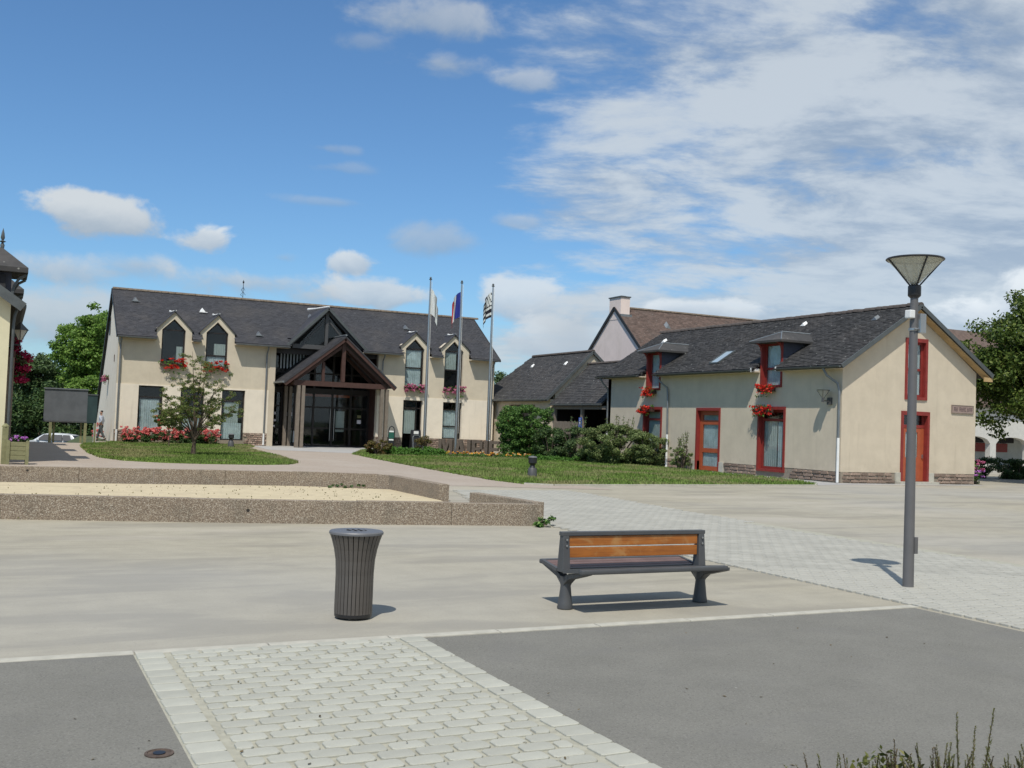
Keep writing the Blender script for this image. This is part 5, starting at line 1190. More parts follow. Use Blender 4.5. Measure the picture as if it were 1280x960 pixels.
# ================================================================== BENCH, BIN, LAMP
def build_bench():
    t = thing('park_bench', 'double-sided park bench with grey metal frame, brown seats and orange wooden back', 'bench', (-23.56, -21.70, 0))
    X0, X1 = -.875, .86
    for x in (-.80, .84):
        b = MB(); b.lathe([(.078, 0), (.080, .012), (.070, .06), (.052, .22), (.050, .27), (.060, .32)], 16, (x, 0, 0)); part(b, 'leg', M_['steel'], t, smooth=True)
        b = MB()
        for sg in (-1, 1):
            pts = [(0, .24), (sg*.045, .285), (sg*.12, .330), (sg*.22, .350), (sg*.34, .378), (sg*.435, .402)]; th = [.10, .075, .058, .046, .040, .034]
            for (p, q, h0, h1) in zip(pts[:-1], pts[1:], th[:-1], th[1:]):
                wx = .045
                b.hexa([(x-wx, p[0], p[1]-h0/2), (x+wx, p[0], p[1]-h0/2), (x+wx, p[0], p[1]+h0/2), (x-wx, p[0], p[1]+h0/2)], [(x-wx, q[0], q[1]-h1/2), (x+wx, q[0], q[1]-h1/2), (x+wx, q[0], q[1]+h1/2), (x-wx, q[0], q[1]+h1/2)])
        part(b, 'support_arm', M_['steel'], t, bevel=.006)
        # tapered end plate of the backrest
        x2 = X0+.045 if x < 0 else X1-.045
        b = MB(); b.hexa([(x2-.045, -.062, .36), (x2+.045, -.062, .36), (x2+.035, -.034, .735), (x2-.035, -.034, .735)], [(x2-.045, .062, .36), (x2+.045, .062, .36), (x2+.035, .034, .735), (x2-.035, .034, .735)])
        part(b, 'end_plate', M_['steel'], t, bevel=.008)
        for z in (.62, .68): part(MB().lathe([(.001, -.004), (.011, -.003), (.011, .003), (.001, .004)], 10).map(lambda a, b_, c: (x2+b_, -.052+.0+c, z+a)), 'bolt', M_['chrome'], t)
    part(MB().box(X0, X1, -.036, .036, .718, .758), 'top_rail', M_['steel'], t, bevel=.006)
    for z0, z1 in ((.500, .600), (.613, .714)):
        part(MB().box(X0+.09, X1-.09, -.021, .021, z0, z1), 'back_plank', M_['wood'], t, bevel=.006)
    for sg in (-1, 1):
        # seat: dished frame with slats
        z = lambda y: .366+.050*((abs(y)-.07)/.31)
        ys = [.07, .145, .22, .295, .37]
        for y0_, y1_ in zip(ys[:-1], ys[1:]):
            ya, yb = y0_+.004, y1_-.004; m = MB(); m.hexa([(X0+.04, sg*ya, z(ya)-.012), (X1-.04, sg*ya, z(ya)-.012), (X1-.04, sg*ya, z(ya)+.014), (X0+.04, sg*ya, z(ya)+.014)], [(X0+.04, sg*yb, z(yb)-.012), (X1-.04, sg*yb, z(yb)-.012), (X1-.04, sg*yb, z(yb)+.014), (X0+.04, sg*yb, z(yb)+.014)])
            part(m, 'seat_slat', M_['seat'], t, bevel=.004)
        b = MB(); b.box(X0, X1, min(sg*.375, sg*.445), max(sg*.375, sg*.445), .388, .436); part(b, 'seat_edge', M_['steel'], t, bevel=.016)
        for xe in (X0+.018, X1-.018): part(MB().bar((xe, sg*.066, .372), (xe, sg*.376, .416), .036, .034), 'seat_frame', M_['steel'], t)
        part(MB().box(X0+.04, X1-.04, min(sg*.048, sg*.066), max(sg*.048, sg*.066), .355, .39), 'seat_frame', M_['steel'], t)
build_bench()
def build_bin():
    t = thing('litter_bin', 'flared grey slatted steel litter bin standing in the square', 'litter bin', (-26.52, -21.62, 0))
    r = lambda z: .172+.068*max(0, (z-.40)/.36)**2.1
    n = 30; zs = [.045, .2, .4, .52, .62, .70, .762]
    b = MB(); a = math.pi/n*.84
    rows = []
    for z in zs:
        rr = r(z); rows.append([(rr*math.cos(-a), rr*math.sin(-a), z), (rr*math.cos(a), rr*math.sin(a), z), ((rr-.006)*math.cos(a), (rr-.006)*math.sin(a), z), ((rr-.006)*math.cos(-a), (rr-.006)*math.sin(-a), z)])
    for p in rows: b.v += p
    for i in range(len(rows)-1):
        for k in range(4): b.f.append((i*4+k, i*4+(k+1) % 4, (i+1)*4+(k+1) % 4, (i+1)*4+k)); b.mi.append(0)
    b.f += [(0, 1, 2, 3), tuple(range(len(rows)*4-4, len(rows)*4))]; b.mi += [0, 0]
    me = b.mesh('slat', M_['bin'])
    for k in range(n): o = link(me, 'slat', t, (0, 0, 0), 2*math.pi*k/n)
    part(MB().lathe([(.150, .05), (.150, .5), (.165, .62), (.19, .72), (.188, .72), (.148, .5), (.148, .05)], 24), 'liner', mat('dark_liner', (.03, .028, .026), .7, .1), t)
    part(MB().lathe([(.166, .012), (.170, .02), (.170, .044), (.12, .05)], 24), 'base', M_['black'], t, smooth=True)
    b = MB()
    for k in range(3): a_ = k*2.1; b.lathe([(.018, 0), (.018, .012)], 8, (.13*math.cos(a_), .13*math.sin(a_), 0))
    part(b, 'feet', M_['black'], t)
    lid = part(MB().lathe([(.092, .777), (.235, .765), (.246, .758), (.246, .775), (.238, .785), (.095, .789)], 40, closed=True), 'lid', M_['lid'], t, smooth=True)
    b = MB()
    for x in (-.05, 0, .05): b.box(x-.009, x+.009, -.093, .093, .786, .792)
    part(b, 'grid', M_['lid'], lid); part(MB().lathe([(.0001, .7855), (.094, .7855)], 20), 'opening', M_['black'], lid)  # black disc just under the bars stands in for the shade inside the slots
build_bin()
def build_lamp():
    t = thing('street_lamp', 'tall grey lamp post with an open conical glass head, right side of the square', 'street lamp', (-19.5, -21.53, 0))
    part(MB().lathe([(.070, 0), (.066, .03), (.061, 1.0), (.055, 2.0), (.050, 3.0), (.046, 3.56)], 20), 'pole', M_['pole'], t, smooth=True)
    part(MB().box(.020, .0201+.05, -.075, -.048, .42, .62), 'access_door', M_['pole'], t)
    part(MB().lathe([(.044, 3.53), (.075, 3.56), (.078, 3.57), (.078, 3.68), (.066, 3.69), (.05, 3.70)], 20), 'collar', M_['black'], t, smooth=True)
    hd = part(MB().lathe([(.055, 3.715), (.325, 4.008), (.320, 4.010), (.050, 3.72)], 36), 'glass_cone', M_['frost'], t, smooth=True)
    part(MB().lathe([(.335, 3.998), (.345, 4.01), (.335, 4.022), (.316, 4.022), (.316, 4.003)], 36, closed=True), 'rim', M_['black'], t, smooth=True)
    part(MB().lathe([(.0001, 4.045), (.2, 4.038), (.335, 4.023), (.32, 4.016), (.0001, 4.02)], 36), 'reflector', mat('cream_reflector', (.80, .77, .66), .6, .04), t, smooth=True)
    b = MB()
    for k in range(4): a = R(YAW)-math.pi/2+.05+k*math.pi/2; b.bar((.06*math.cos(a), .06*math.sin(a), 3.69), (.338*math.cos(a), .338*math.sin(a), 4.01), .016)
    part(b, 'struts', M_['black'], t)
    part(MB().lathe([(.02, 3.7), (.03, 3.72), (.035, 3.93), (.015, 3.96)], 10), 'bulb', M_['frost'], t, smooth=True)
    part(MB().box(-.125, -.04, -.06, .03, 3.28, 3.38), 'sensor_box', M_['white'], t, bevel=.012)
    b = MB().box(.01, .105, -.10, -.02, 3.10, 3.34); b.bar((-.05, -.06, 3.15), (.06, -.06, 3.15), .02); part(b, 'junction_box', M_['chrome'], t, bevel=.008)
    part(MB().lathe([(.055, 3.13), (.06, 3.135), (.06, 3.16), (.055, 3.165)], 16), 'strap', M_['chrome'], t)
build_lamp()
def bollard():
    t = thing('bollard_light', '', 'bollard', (0, 0, 0), group='low bollard lights on the lawns')
    part(MB().lathe([(.175, -.02), (.17, .03), (.15, .30), (.125, .33), (.12, .345)], 18), 'base', M_['bgframe'], t, smooth=True)
    part(MB().lathe([(.11, .34), (.08, .42), (.11, .50)], 18), 'neck', M_['black'], t, smooth=True)
    part(MB().lathe([(.13, .49), (.15, .51), (.15, .66), (.13, .68)], 18), 'louvre', M_['black'], t, smooth=True)
    part(MB().lathe([(.155, .68), (.16, .70), (.12, .735), (.001, .755)], 18), 'cap', M_['lid'], t, smooth=True); return t
b1 = bollard(); b1.location = (-12.85, 1.28, 0.0); b1['label'] = 'low grey bollard light on the right-hand lawn near its kerb'
b2 = copy_tree(b1); b2.location = (-18.3, 25.9, .03); b2['label'] = 'low dark bollard light on the left-hand lawn beside the young tree'

# ================================================================== FLAG POLES, SIGN, SMALL THINGS
def flag_mesh(kind, side, hoist, fly, drop):
    nu, nv = 30, 20; b = MB()
    for i in range(nu+1):
        s = i/nu*fly
        for j in range(nv+1):
            h = j/nv*hoist; k = s/fly
            out = (.46 if kind == 'grey' else .50)*(1-math.exp(-s/.75))+.03*math.sin(s*9+h*2)*min(1, 3*k)
            dn = s*drop*(.55+.45*k)+h*(1-.12*k)
            fold = (.10*math.sin(s*8.5+1.3*h)+.05*math.sin(s*17+h))*min(1, k*4)
            b.v.append((side*(.05+out), fold, -dn))
    for i in range(nu):
        for j in range(nv):
            a = i*(nv+1)+j; b.f.append((a, a+1, a+nv+2, a+nv+1)); x, y = (i+.5)/nu, (j+.5)/nv
            if kind == 'grey': m = 1 if (abs(x-.62) < .16 and abs(y-.52) < .2 and (i*7+j*3) % 5 != 0) else 0
            elif kind == 'french': m = 0 if x < 1/3 else (1 if x < 2/3 else 2)
            else:
                if x < .42 and y < .5: m = 1 if ((i//2+j//2) % 3 == 0 and (i % 2 or j % 2)) else 0
                else: m = 1 if int(y*9) % 2 == 0 else 0
            b.mi.append(m)
    mats = {'grey': ['ftextw', 'fgrey'], 'french': ['fblue', 'ftextw', 'fred'], 'breton': ['ftextw', 'fblack']}[kind]
    return b.mesh('cloth', [M_[m] for m in mats], smooth=True, recalc=False)
for (u, v, h, kind, side, hoist, fly, drop, ft, lab, pl) in [
        (-7.86, 24.3, 9.98, 'grey', 1, 1.4, 1.6, .75, .62, 'pale grey flag with a faint emblem hanging from the left flagpole', 'leftmost of the three tall flagpoles by the town hall'),
        (-6.22, 23.6, 9.86, 'french', -1, 1.45, 1.7, .50, .60, 'blue, white and red flag hanging from the middle flagpole', 'middle of the three tall flagpoles, with the blue, white and red flag'),
        (-4.62, 22.8, 9.74, 'breton', -1, 1.45, 1.5, .55, .42, 'black and white striped flag on the right flagpole', 'rightmost of the three tall flagpoles, with the striped flag')]:
    p = thing('flagpole', pl, 'flagpole', (u, v, 0), group='flagpoles')
    part(MB().lathe([(.095, 0), (.09, .1), (.085, 3), (.06, 7), (.04, h-.12)], 14), 'pole', M_['chrome'], p, smooth=True)
    part(MB().lathe([(.04, h-.12), (.085, h-.10), (.085, h-.06), (.03, h-.05), (.07, h+.0), (.04, h+.05), (.001, h+.07)], 12), 'finial', M_['zincd'], p, smooth=True)
    part(MB().tube([(.10, -.05, 1.2), (.075, -.04, h-.2)], .01, 4), 'rope', M_['white'], p)
    f = thing('flag', lab, 'flag', (u, v, h-ft), R(YAW), group='flags')
    link(flag_mesh(kind, side, hoist, fly, drop), 'cloth', f)
def build_sign():
    a = Vector((-7.97, 21.83)); c = Vector((-5.56, 19.0)); d = (c-a).normalized(); t = thing('town_hall_letters', 'big weathered timber letters spelling MAIRIE standing in the flower bed', 'sign', (a.x, a.y, 0), math.atan2(d.y, d.x))
    H = .90; T = .20; S = .19
    def st(b, p, q, w=S): b.bar((p[0], 0, p[1]), (q[0], 0, q[1]), T, w, up=(0, 1, 0))
    glyph = {
        'M': (.84, lambda b, x: (b.box(x, x+S, -T/2, T/2, 0, H), b.box(x+.84-S, x+.84, -T/2, T/2, 0, H), b.hexa([(x+S*.8, -T/2+.01, H), (x+S*1.6, -T/2+.01, H), (x+.42+.08, -T/2+.01, .25), (x+.42-.08, -T/2+.01, .25)], [(x+S*.8, T/2-.01, H), (x+S*1.6, T/2-.01, H), (x+.50, T/2-.01, .25), (x+.34, T/2-.01, .25)]),
                           b.hexa([(x+.84-S*1.6, -T/2+.012, H-.002), (x+.84-S*.8, -T/2+.012, H-.002), (x+.5, -T/2+.012, .252), (x+.34, -T/2+.012, .252)], [(x+.84-S*1.6, T/2-.012, H-.002), (x+.84-S*.8, T/2-.012, H-.002), (x+.5, T/2-.012, .252), (x+.34, T/2-.012, .252)]))),
        'A': (.72, lambda b, x: (b.hexa([(x, -T/2, 0), (x+S, -T/2, 0), (x+.36+.09, -T/2, H), (x+.36-.09, -T/2, H)], [(x, T/2, 0), (x+S, T/2, 0), (x+.45, T/2, H), (x+.27, T/2, H)]), b.hexa([(x+.72-S, -T/2+.004, 0), (x+.72, -T/2+.004, 0), (x+.45, -T/2+.004, H-.004), (x+.27, -T/2+.004, H-.004)], [(x+.72-S, T/2-.004, 0), (x+.72, T/2-.004, 0), (x+.45, T/2-.004, H-.004), (x+.27, T/2-.004, H-.004)]), b.box(x+.18, x+.54, -T/2+.01, T/2-.01, .22, .36))),
        'I': (.2, lambda b, x: b.box(x, x+.2, -T/2, T/2, 0, H)),
        'R': (.64, lambda b, x: (b.box(x, x+S, -T/2, T/2, 0, H), b.box(x+S, x+.50, -T/2+.003, T/2-.003, H-.15, H-.002), b.box(x+S, x+.50, -T/2+.003, T/2-.003, .37, .51), b.box(x+.46, x+.62, -T/2+.006, T/2-.006, .43, H-.06), b.hexa([(x+.28, -T/2+.008, .37), (x+.48, -T/2+.008, .37), (x+.66, -T/2+.008, 0), (x+.46, -T/2+.008, 0)], [(x+.28, T/2-.008, .37), (x+.48, T/2-.008, .37), (x+.66, T/2-.008, 0), (x+.46, T/2-.008, 0)]))),
        'E': (.56, lambda b, x: (b.box(x, x+S, -T/2, T/2, 0, H), b.box(x+S, x+.56, -T/2+.003, T/2-.003, H-.16, H-.002), b.box(x+S, x+.50, -T/2+.003, T/2-.003, .37, .53), b.box(x+S, x+.56, -T/2+.003, T/2-.003, .002, .16)))}
    x = .02
    for ch in 'MAIRIE':
        w, fn = glyph[ch]; b = MB(); fn(b, x); part(b, 'letter', M_['gtimber'], t); x += w+.085
build_sign()
def xy3(x, y, z=0): p = XY(x, y); return (p[0], p[1], z)
t = thing('bag_dispenser', 'small green dispenser on a hooped post right of the porch', 'dispenser', xy3(-6.85, 60.2), R(YAW))
part(MB().tube([(-.16, 0, 0), (-.16, 0, 1.25), (-.11, 0, 1.40), (0, 0, 1.46), (.11, 0, 1.40), (.16, 0, 1.25), (.16, 0, 0)], .03, 8), 'hoop', M_['black'], t, smooth=True)
part(MB().box(-.15, .15, -.08, .08, .75, 1.12), 'green_box', M_['green'], t, bevel=.01); part(MB().box(-.13, .13, -.09, -.082, 1.12, 1.2), 'label_plate', M_['white'], t); part(MB().box(-.13, .13, -.09, -.082, .64, .72), 'label_plate', M_['white'], t); part(MB().box(-.15, .15, -.07, .07, .15, .7), 'bin_body', M_['black'], t, bevel=.01)
t = thing('a_board', 'dark folding pavement board with pale outline under the window right of the porch', 'sign', (TH[0]+17.75, TH[1]-.75, 0), 0)
part(MB().prism([(-.32, -.25, 0), (.32, -.25, 0), (.32, .0, 1.25), (-.32, .0, 1.25)], (0, .04, 0)), 'front_panel', M_['black'], t); part(MB().prism([(-.32, .25, 0), (.32, .25, 0), (.32, .045, 1.2), (-.32, .045, 1.2)], (0, .04, 0)), 'back_panel', M_['black'], t)
part(MB().tube([(-.24, -.26, .08), (-.24, -.13, .80), (-.14, -.10, .92), (.14, -.10, .92), (.24, -.13, .80), (.24, -.26, .08)], .028, 6), 'outline', M_['zinc'], t); part(MB().box(-.16, .16, -.07, -.05, 1.0, 1.18), 'plate', M_['white'], t)
# notice board seen from behind and its neighbour
t = thing('notice_board', 'large dull grey board on two timber posts beside the parked white car', 'board', (-27.2, 28.2, 0))
for x in (.10, 1.78): part(MB().box(x-.07, x+.07, -.05, .09, -.3, 1.12), 'post', M_['timber'], t)
for x in (.28, 1.6): part(MB().box(x-.05, x+.05, .3, .4, -.3, 1.12), 'post', M_['timber'], t)
part(MB().box(-.25, 1.83, -.03, .09, 1.12, 2.78), 'panel', M_['panel'], t, bevel=.01); part(MB().box(-.29, 1.87, -.08, .16, 2.781, 2.84), 'roof_cap', M_['zinc'], t); part(MB().box(-.27, 1.85, -.06, .12, 1.07, 1.119), 'bottom_rail', M_['bgframe'], t)
t = thing('notice_board', 'dark teal board half hidden between the grey board and the town hall gable', 'board', (-25.35, 29.9, 0))
part(MB().box(0, .60, 0, .06, 1.05, 2.55), 'panel', M_['teal'], t); part(MB().box(-.02, .62, -.03, .09, 2.551, 2.62), 'roof_cap', M_['zincd'], t)
for x in (.06, .54): part(MB().box(x-.05, x+.05, .0, .06, -.5, 1.049), 'post', M_['timber'], t)
t = thing('white_post', 'white wooden post at the foot of the town hall gable left of the walker', 'post', (-24.68, 31.6, -.1))
part(MB().box(-.07, .07, -.07, .07, 0, 1.15), 'shaft', M_['curtain'], t, bevel=.01); part(MB().lathe([(.09, 1.15), (.06, 1.2), (.001, 1.24)], 6), 'cap', M_['curtain'], t)

# ---------------------------------------------------------------- parked car on the lower road
def build_car():
    t = thing('parked_car', 'white hatchback parked on the lower road behind the grey board', 'car', (*XY(-32.4, 74.2), -1.46), R(YAW))
    prof = [(-2.05, .35), (-2.08, .62), (-1.95, .80), (-1.15, .95), (-.55, 1.38), (-.1, 1.47), (.7, 1.46), (1.45, 1.36), (1.85, .98), (1.98, .80), (2.0, .35)]
    b = MB(); n = len(prof); ws = [.66, .74, .80, .82, .62, .58, .58, .60, .74, .78, .72]
    for s in (-1, 1):
        for (x, z), w in zip(prof, ws): b.v.append((x, s*w, z))
    for i in range(n-1): b.f.append((i, i+1, n+i+1, n+i)); b.mi.append(0)
    for s in (0, n): b.f.append(tuple(s+i for i in range(n))); b.mi.append(0)
    b.f.append((0, n, 2*n-1, n-1)); b.mi.append(0)
    part(b, 'body', M_['carp'], t, smooth=False, bevel=.03)
    for s in (-1, 1):
        for (x0, x1, t0, t1, nm) in ((-.95, .02, -.48, .0, 'front_side_window'), (.07, .85, .07, .8, 'rear_side_window'), (.9, 1.55, .86, 1.32, 'quarter_window')):
            q = [(x0, s*.835, .97), (x1, s*.835, .97), (t1, s*.64, 1.37), (t0, s*.64, 1.37)]
            m = MB(); m.prism(q, (0, s*.012, 0)); part(m, nm, M_['black'], t)
        m = MB(); m.box(-.92, -.72, s*.86-.06, s*.86+.06, .96, 1.08); part(m, 'wing_mirror', M_['carp'], t, bevel=.02)
        part(MB().box(-2.09, -2.0, s*.6-.14, s*.6+.14, .62, .76), 'headlight', M_['paper'], t); part(MB().box(1.93, 2.02, s*.62-.1, s*.62+.1, .8, 1.0), 'tail_light', M_['red'], t)
    m = MB(); m.prism([(-1.13, -.72, .98), (-1.13, .72, .98), (-.58, .56, 1.385), (-.58, -.56, 1.385)], (-.012, 0, .015)); part(m, 'windscreen', mat('blue_tinted_glass', (.03, .07, .13), .12, .05, spec=.8), t)
    m = MB(); m.prism([(1.5, -.56, 1.34), (1.5, .56, 1.34), (1.83, .68, 1.02), (1.83, -.68, 1.02)], (.015, 0, .012)); part(m, 'rear_window', M_['black'], t)
    for x in (-1.35, 1.25):
        for s in (-1, 1):
            w = MB().lathe([(.001, -.1), (.30, -.1), (.32, -.07), (.32, .07), (.30, .1), (.001, .1)], 20).map(lambda a, b_, c: (x+a, s*.74+c, .32+b_)); wh = part(w, 'wheel', M_['tyre'], t, smooth=True)
            r = MB().lathe([(.001, -.105), (.19, -.105), (.19, .105), (.001, .105)], 14).map(lambda a, b_, c: (x+a, s*.74+c, .32+b_)); part(r, 'rim', M_['chrome'], wh)
build_car()

# ---------------------------------------------------------------- person walking left beside the gable
def skinmesh(name, joints, edges, m, parent, sub=2, loc=(0, 0, 0)):
    me = bpy.data.meshes.new(name); me.from_pydata([j[:3] for j in joints], edges, []); o = link(me, name, parent, loc)
    sk = o.modifiers.new('skin', 'SKIN'); sk.use_smooth_shade = True; ss = o.modifiers.new('sub', 'SUBSURF'); ss.levels = sub; ss.render_levels = sub
    for v, j in zip(me.skin_vertices[0].data, joints): r = j[3]; v.radius = (r, j[4] if len(j) > 4 else r)
    me.skin_vertices[0].data[0].use_root = True; me.materials.append(m); return o
def build_person():
    t = thing('person', 'person in a pale blue shirt and dark grey trousers walking left beside the town hall', 'person', (-24.22, 33.3, -.0), R(YAW))
    # faces -x (image left)
    J = [(0, 0, .95, .13, .15), (0, 0, 1.12, .12, .14), (.0, 0, 1.32, .13, .17), (-.01, 0, 1.46, .06), (-.03, 0, 1.53, .055), (-.035, 0, 1.62, .085), (-.03, 0, 1.71, .075),
         (-.02, .16, 1.40, .055), (.05, .20, 1.12, .042), (-.10, .21, .93, .032), (-.14, .21, .86, .028),
         (-.02, -.16, 1.40, .055), (.10, -.20, 1.14, .042), (-.06, -.22, .98, .032), (-.11, -.22, .93, .028),
         (0, .09, .88, .085), (-.16, .09, .50, .058), (-.24, .09, .10, .042), (-.36, .09, .05, .035),
         (0, -.09, .88, .085), (.08, -.09, .50, .058), (.28, -.09, .14, .042), (.20, -.09, .05, .035)]
    E_ = [(0, 1), (1, 2), (2, 3), (3, 4), (4, 5), (5, 6), (2, 7), (7, 8), (8, 9), (9, 10), (2, 11), (11, 12), (12, 13), (13, 14), (0, 15), (15, 16), (16, 17), (17, 18), (0, 19), (19, 20), (20, 21), (21, 22)]
    body = skinmesh('body', J, E_, M_['skin'], t)
    for s, (hx, hy, hz) in ((1, (-.14, .21, .86)), (-1, (-.11, -.22, .93))):
        b = MB()
        for k in range(4): b.tube([(hx, hy-.03+.02*k, hz), (hx-.04, hy-.03+.02*k, hz-.05), (hx-.03, hy-.03+.02*k, hz-.09+.01*abs(k-1))], [.010, .009, .006], 6)
        b.tube([(hx, hy+.03, hz+.02), (hx-.05, hy+.035, hz-.01)], [.011, .007], 6); part(b, 'fingers', M_['skin'], t, smooth=True)
    skinmesh('shirt', [(0, 0, .90, .15, .18), (0, 0, 1.12, .14, .165), (0, 0, 1.34, .145, .185), (-.01, 0, 1.44, .09), (-.02, .18, 1.40, .07), (.05, .215, 1.14, .058), (-.02, .215, 1.02, .048), (-.02, -.18, 1.40, .07), (.09, -.215, 1.16, .058), (.0, -.22, 1.06, .048)],
             [(0, 1), (1, 2), (2, 3), (2, 4), (4, 5), (5, 6), (2, 7), (7, 8), (8, 9)], M_['shirt'], t)
    skinmesh('trousers', [(0, 0, .96, .14, .16), (0, 0, .86, .13, .15), (-.02, .09, .78, .10), (-.16, .09, .50, .078), (-.24, .09, .12, .068), (.02, -.09, .78, .10), (.08, -.09, .50, .078), (.26, -.09, .17, .068)],
             [(0, 1), (1, 2), (2, 3), (3, 4), (1, 5), (5, 6), (6, 7)], M_['trouser'], t)
    for (x, y, z, r) in ((-.30, .09, .03, 0), (.22, -.09, .05, .35)):
        b = MB(); b.hexa([(x-.14, y-.04, z-.03), (x+.12, y-.04, z-.03+r*.2), (x+.12, y-.04, z+.06+r*.2), (x-.12, y-.035, z+.03)], [(x-.14, y+.04, z-.03), (x+.12, y+.04, z-.03+r*.2), (x+.12, y+.04, z+.06+r*.2), (x-.12, y+.035, z+.03)]); part(b, 'shoe', M_['shoe'], t, bevel=.012)
    skinmesh('hair', [(.0, 0, 1.64, .075), (-.0, 0, 1.70, .088), (-.02, 0, 1.76, .06)], [(0, 1), (1, 2)], M_['hair'], t)
    b = MB()
    b.hexa([(-.125, -.012, 1.60), (-.115, -.014, 1.60), (-.11, -.008, 1.645), (-.118, -.006, 1.645)], [(-.125, .012, 1.60), (-.115, .014, 1.60), (-.11, .008, 1.645), (-.118, .006, 1.645)]); part(b, 'nose', M_['skin'], t)
    b = MB(); 
    for s in (-1, 1): b.box(-.112, -.104, s*.034-.012, s*.034+.012, 1.640, 1.652)
    part(b, 'eyes', M_['hair'], t); part(MB().box(-.114, -.104, -.022, .022, 1.565, 1.573), 'mouth', mat('lips', (.30, .10, .09), .6, .05), t)
    b = MB()
    for s in (-1, 1): b.lathe([(.001, -.01), (.022, -.006), (.026, .0), (.022, .006), (.001, .01)], 10).v
    for s in (-1, 1): part(MB().lathe([(.001, -.008), (.02, -.005), (.024, .0), (.02, .006), (.001, .008)], 10).map(lambda a, b_, c: (-.03+a, s*.088+c, 1.625+b_*1.3)), 'ear', M_['skin'], t)
build_person()

# ================================================================== VEGETATION
def bush(name, label, loc, rx, ry, h, k, rc, n, size, lm, cat='bush', stems=True, cz=None, low=-.9, twigs=0, shell=.75, boxy=0.0):
    t = thing(name, label, cat, loc)
    cl = crown_clumps(0, 0, h*.5, rx, ry, h*.5, k, rc, shell=shell, low=low, boxy=boxy)
    for i in range(max(4, k//5)): a = random.random()*6.28; q = math.sqrt(random.random()); cl.append((rx*.75*q*math.cos(a), ry*.75*q*math.sin(a), random.uniform(.1, .3)*h, rc))
    leafcloud('foliage', cl, n, size, M_[lm], t)
    b = MB()
    for i in range(7): a = i*.9; b.tube([(.1*math.cos(a), .1*math.sin(a), 0), (rx*.35*math.cos(a), ry*.35*math.sin(a), h*.45), (rx*.6*math.cos(a), ry*.6*math.sin(a), h*.75)], [.04, .03, .012], 5)
    part(b, 'stems', M_['bark'], t)
    if twigs:
        tw = MB(); c2 = []
        for i in range(twigs):
            x = random.uniform(-rx*.5, rx*.5); y = random.uniform(-ry*.4, ry*.4); e = (x+random.uniform(-.2, .2), y, h+random.uniform(.1, .55)); tw.tube([(x*.8, y, h*.6), e], [.014, .005], 4)
            for q in range(5): f = .5+.1*q; c2.append((x*.8+(e[0]-x*.8)*f, y, h*.6+(e[2]-h*.6)*f, .09))
        part(tw, 'twigs', M_['bark'], t); leafcloud('twig_leaves', c2, twigs*32, size*.9, M_[lm], t)
    return t
def atp(px_, D): return (px_-640)/1300*D
bush('clipped_evergreen', 'tall dense clipped evergreen bush beside the timber letters', (*XY(.80, 57.0), 0), 1.22, 1.1, 2.9, 330, .27, 62000, .09, 'leaf_yew', shell=.93, boxy=.6, low=-1)
bush('dark_shrub', 'low dark shrub just right of the clipped evergreen', (*XY(2.15, 55.0), 0), .85, .9, 1.75, 36, .32, 10000, .10, 'leaf_dark')
bush('dark_shrub', 'dull green shrub in front of the shelter boards', (*XY(3.35, 54.0), 0), .95, .9, 1.95, 40, .30, 12000, .09, 'leaf_dull', twigs=5)
bush('arching_shrub', 'wide arching shrub against the far end of the cottage wall', (*XY(5.35, 52.2), 0), 1.85, 1.5, 2.0, 120, .30, 40000, .08, 'leaf_arch', twigs=12, shell=.82)
bush('arching_shrub', 'right-hand end of the arching shrub, drooping over the red door frame', (*XY(6.85, 51.4), 0), 1.05, .95, 1.7, 50, .28, 15000, .08, 'leaf_arch', shell=.8)
bush('small_bush', 'small loose bush between the downpipe and the side door', (-.72, 9.6, 0), .62, .55, 1.28, 26, .17, 2600, .08, 'leaf_arch', twigs=9, shell=.6)
bush('rust_shrub', 'low rusty green shrub at the foot of the right porch post', (*XY(-6.65, 52.6), 0), .68, .6, .88, 26, .18, 3400, .09, 'leaf_rust', shell=.7)
bush('rust_shrub', 'small pale pink-tinged shrub behind the green groundcover', (*XY(-4.75, 57.5), 0), .5, .5, 1.2, 16, .2, 1300, .09, 'leaf_rust', shell=.5)
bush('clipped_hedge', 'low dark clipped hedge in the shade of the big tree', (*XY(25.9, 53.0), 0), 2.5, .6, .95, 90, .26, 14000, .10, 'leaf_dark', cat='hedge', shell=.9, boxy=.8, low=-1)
t = bush('hydrangea', 'pink and mauve hydrangea at the right-hand corner of the cottage', (8.05, .55, 0), .5, .45, .98, 18, .2, 1500, .10, 'leaf_yew')
for m, z0, z1, n in (('petal_pink', .65, 1.05, 9), ('petal_mauve', .3, .65, 7)):
    leafcloud('blossoms', [(random.uniform(-.45, .45), random.uniform(-.5, -.2), random.uniform(z0, z1), .09) for _ in range(n)], 60*n, .06, M_[m], t, asp=.9)
# green groundcover and the flower bed by the letters
def bed(name, label, pts, h, n, size, lm, kind='stuff', cat='ground cover', flowers=()):
    t = link(None, name); t['kind'] = kind; tag(t, label, cat)
    return t
def strip_clumps(pts, w, k, z0, z1, r):
    out = []
    seg = [(Vector(a), Vector(b)) for a, b in zip(pts[:-1], pts[1:])]; L = [(b-a).length for a, b in seg]
    for _ in range(k):
        i = random.choices(range(len(seg)), L)[0]; a, b = seg[i]; p = a.lerp(b, random.random()); d = (b-a).normalized(); q = random.uniform(-w, w); out.append((p.x-d.y*q, p.y+d.x*q, random.uniform(z0, z1), r*random.uniform(.6, 1.2)))
    return out
def stuffcloud(name, label, cat, clumps, n, size, m, asp=.62):
    o = leafcloud(name, clumps, n, size, M_[m], None, asp=asp, kind='stuff'); return tag(o, label, cat)
gp = [XY(atp(486, 53), 53), XY(atp(520, 54.5), 54.5), XY(atp(556, 55), 55)]
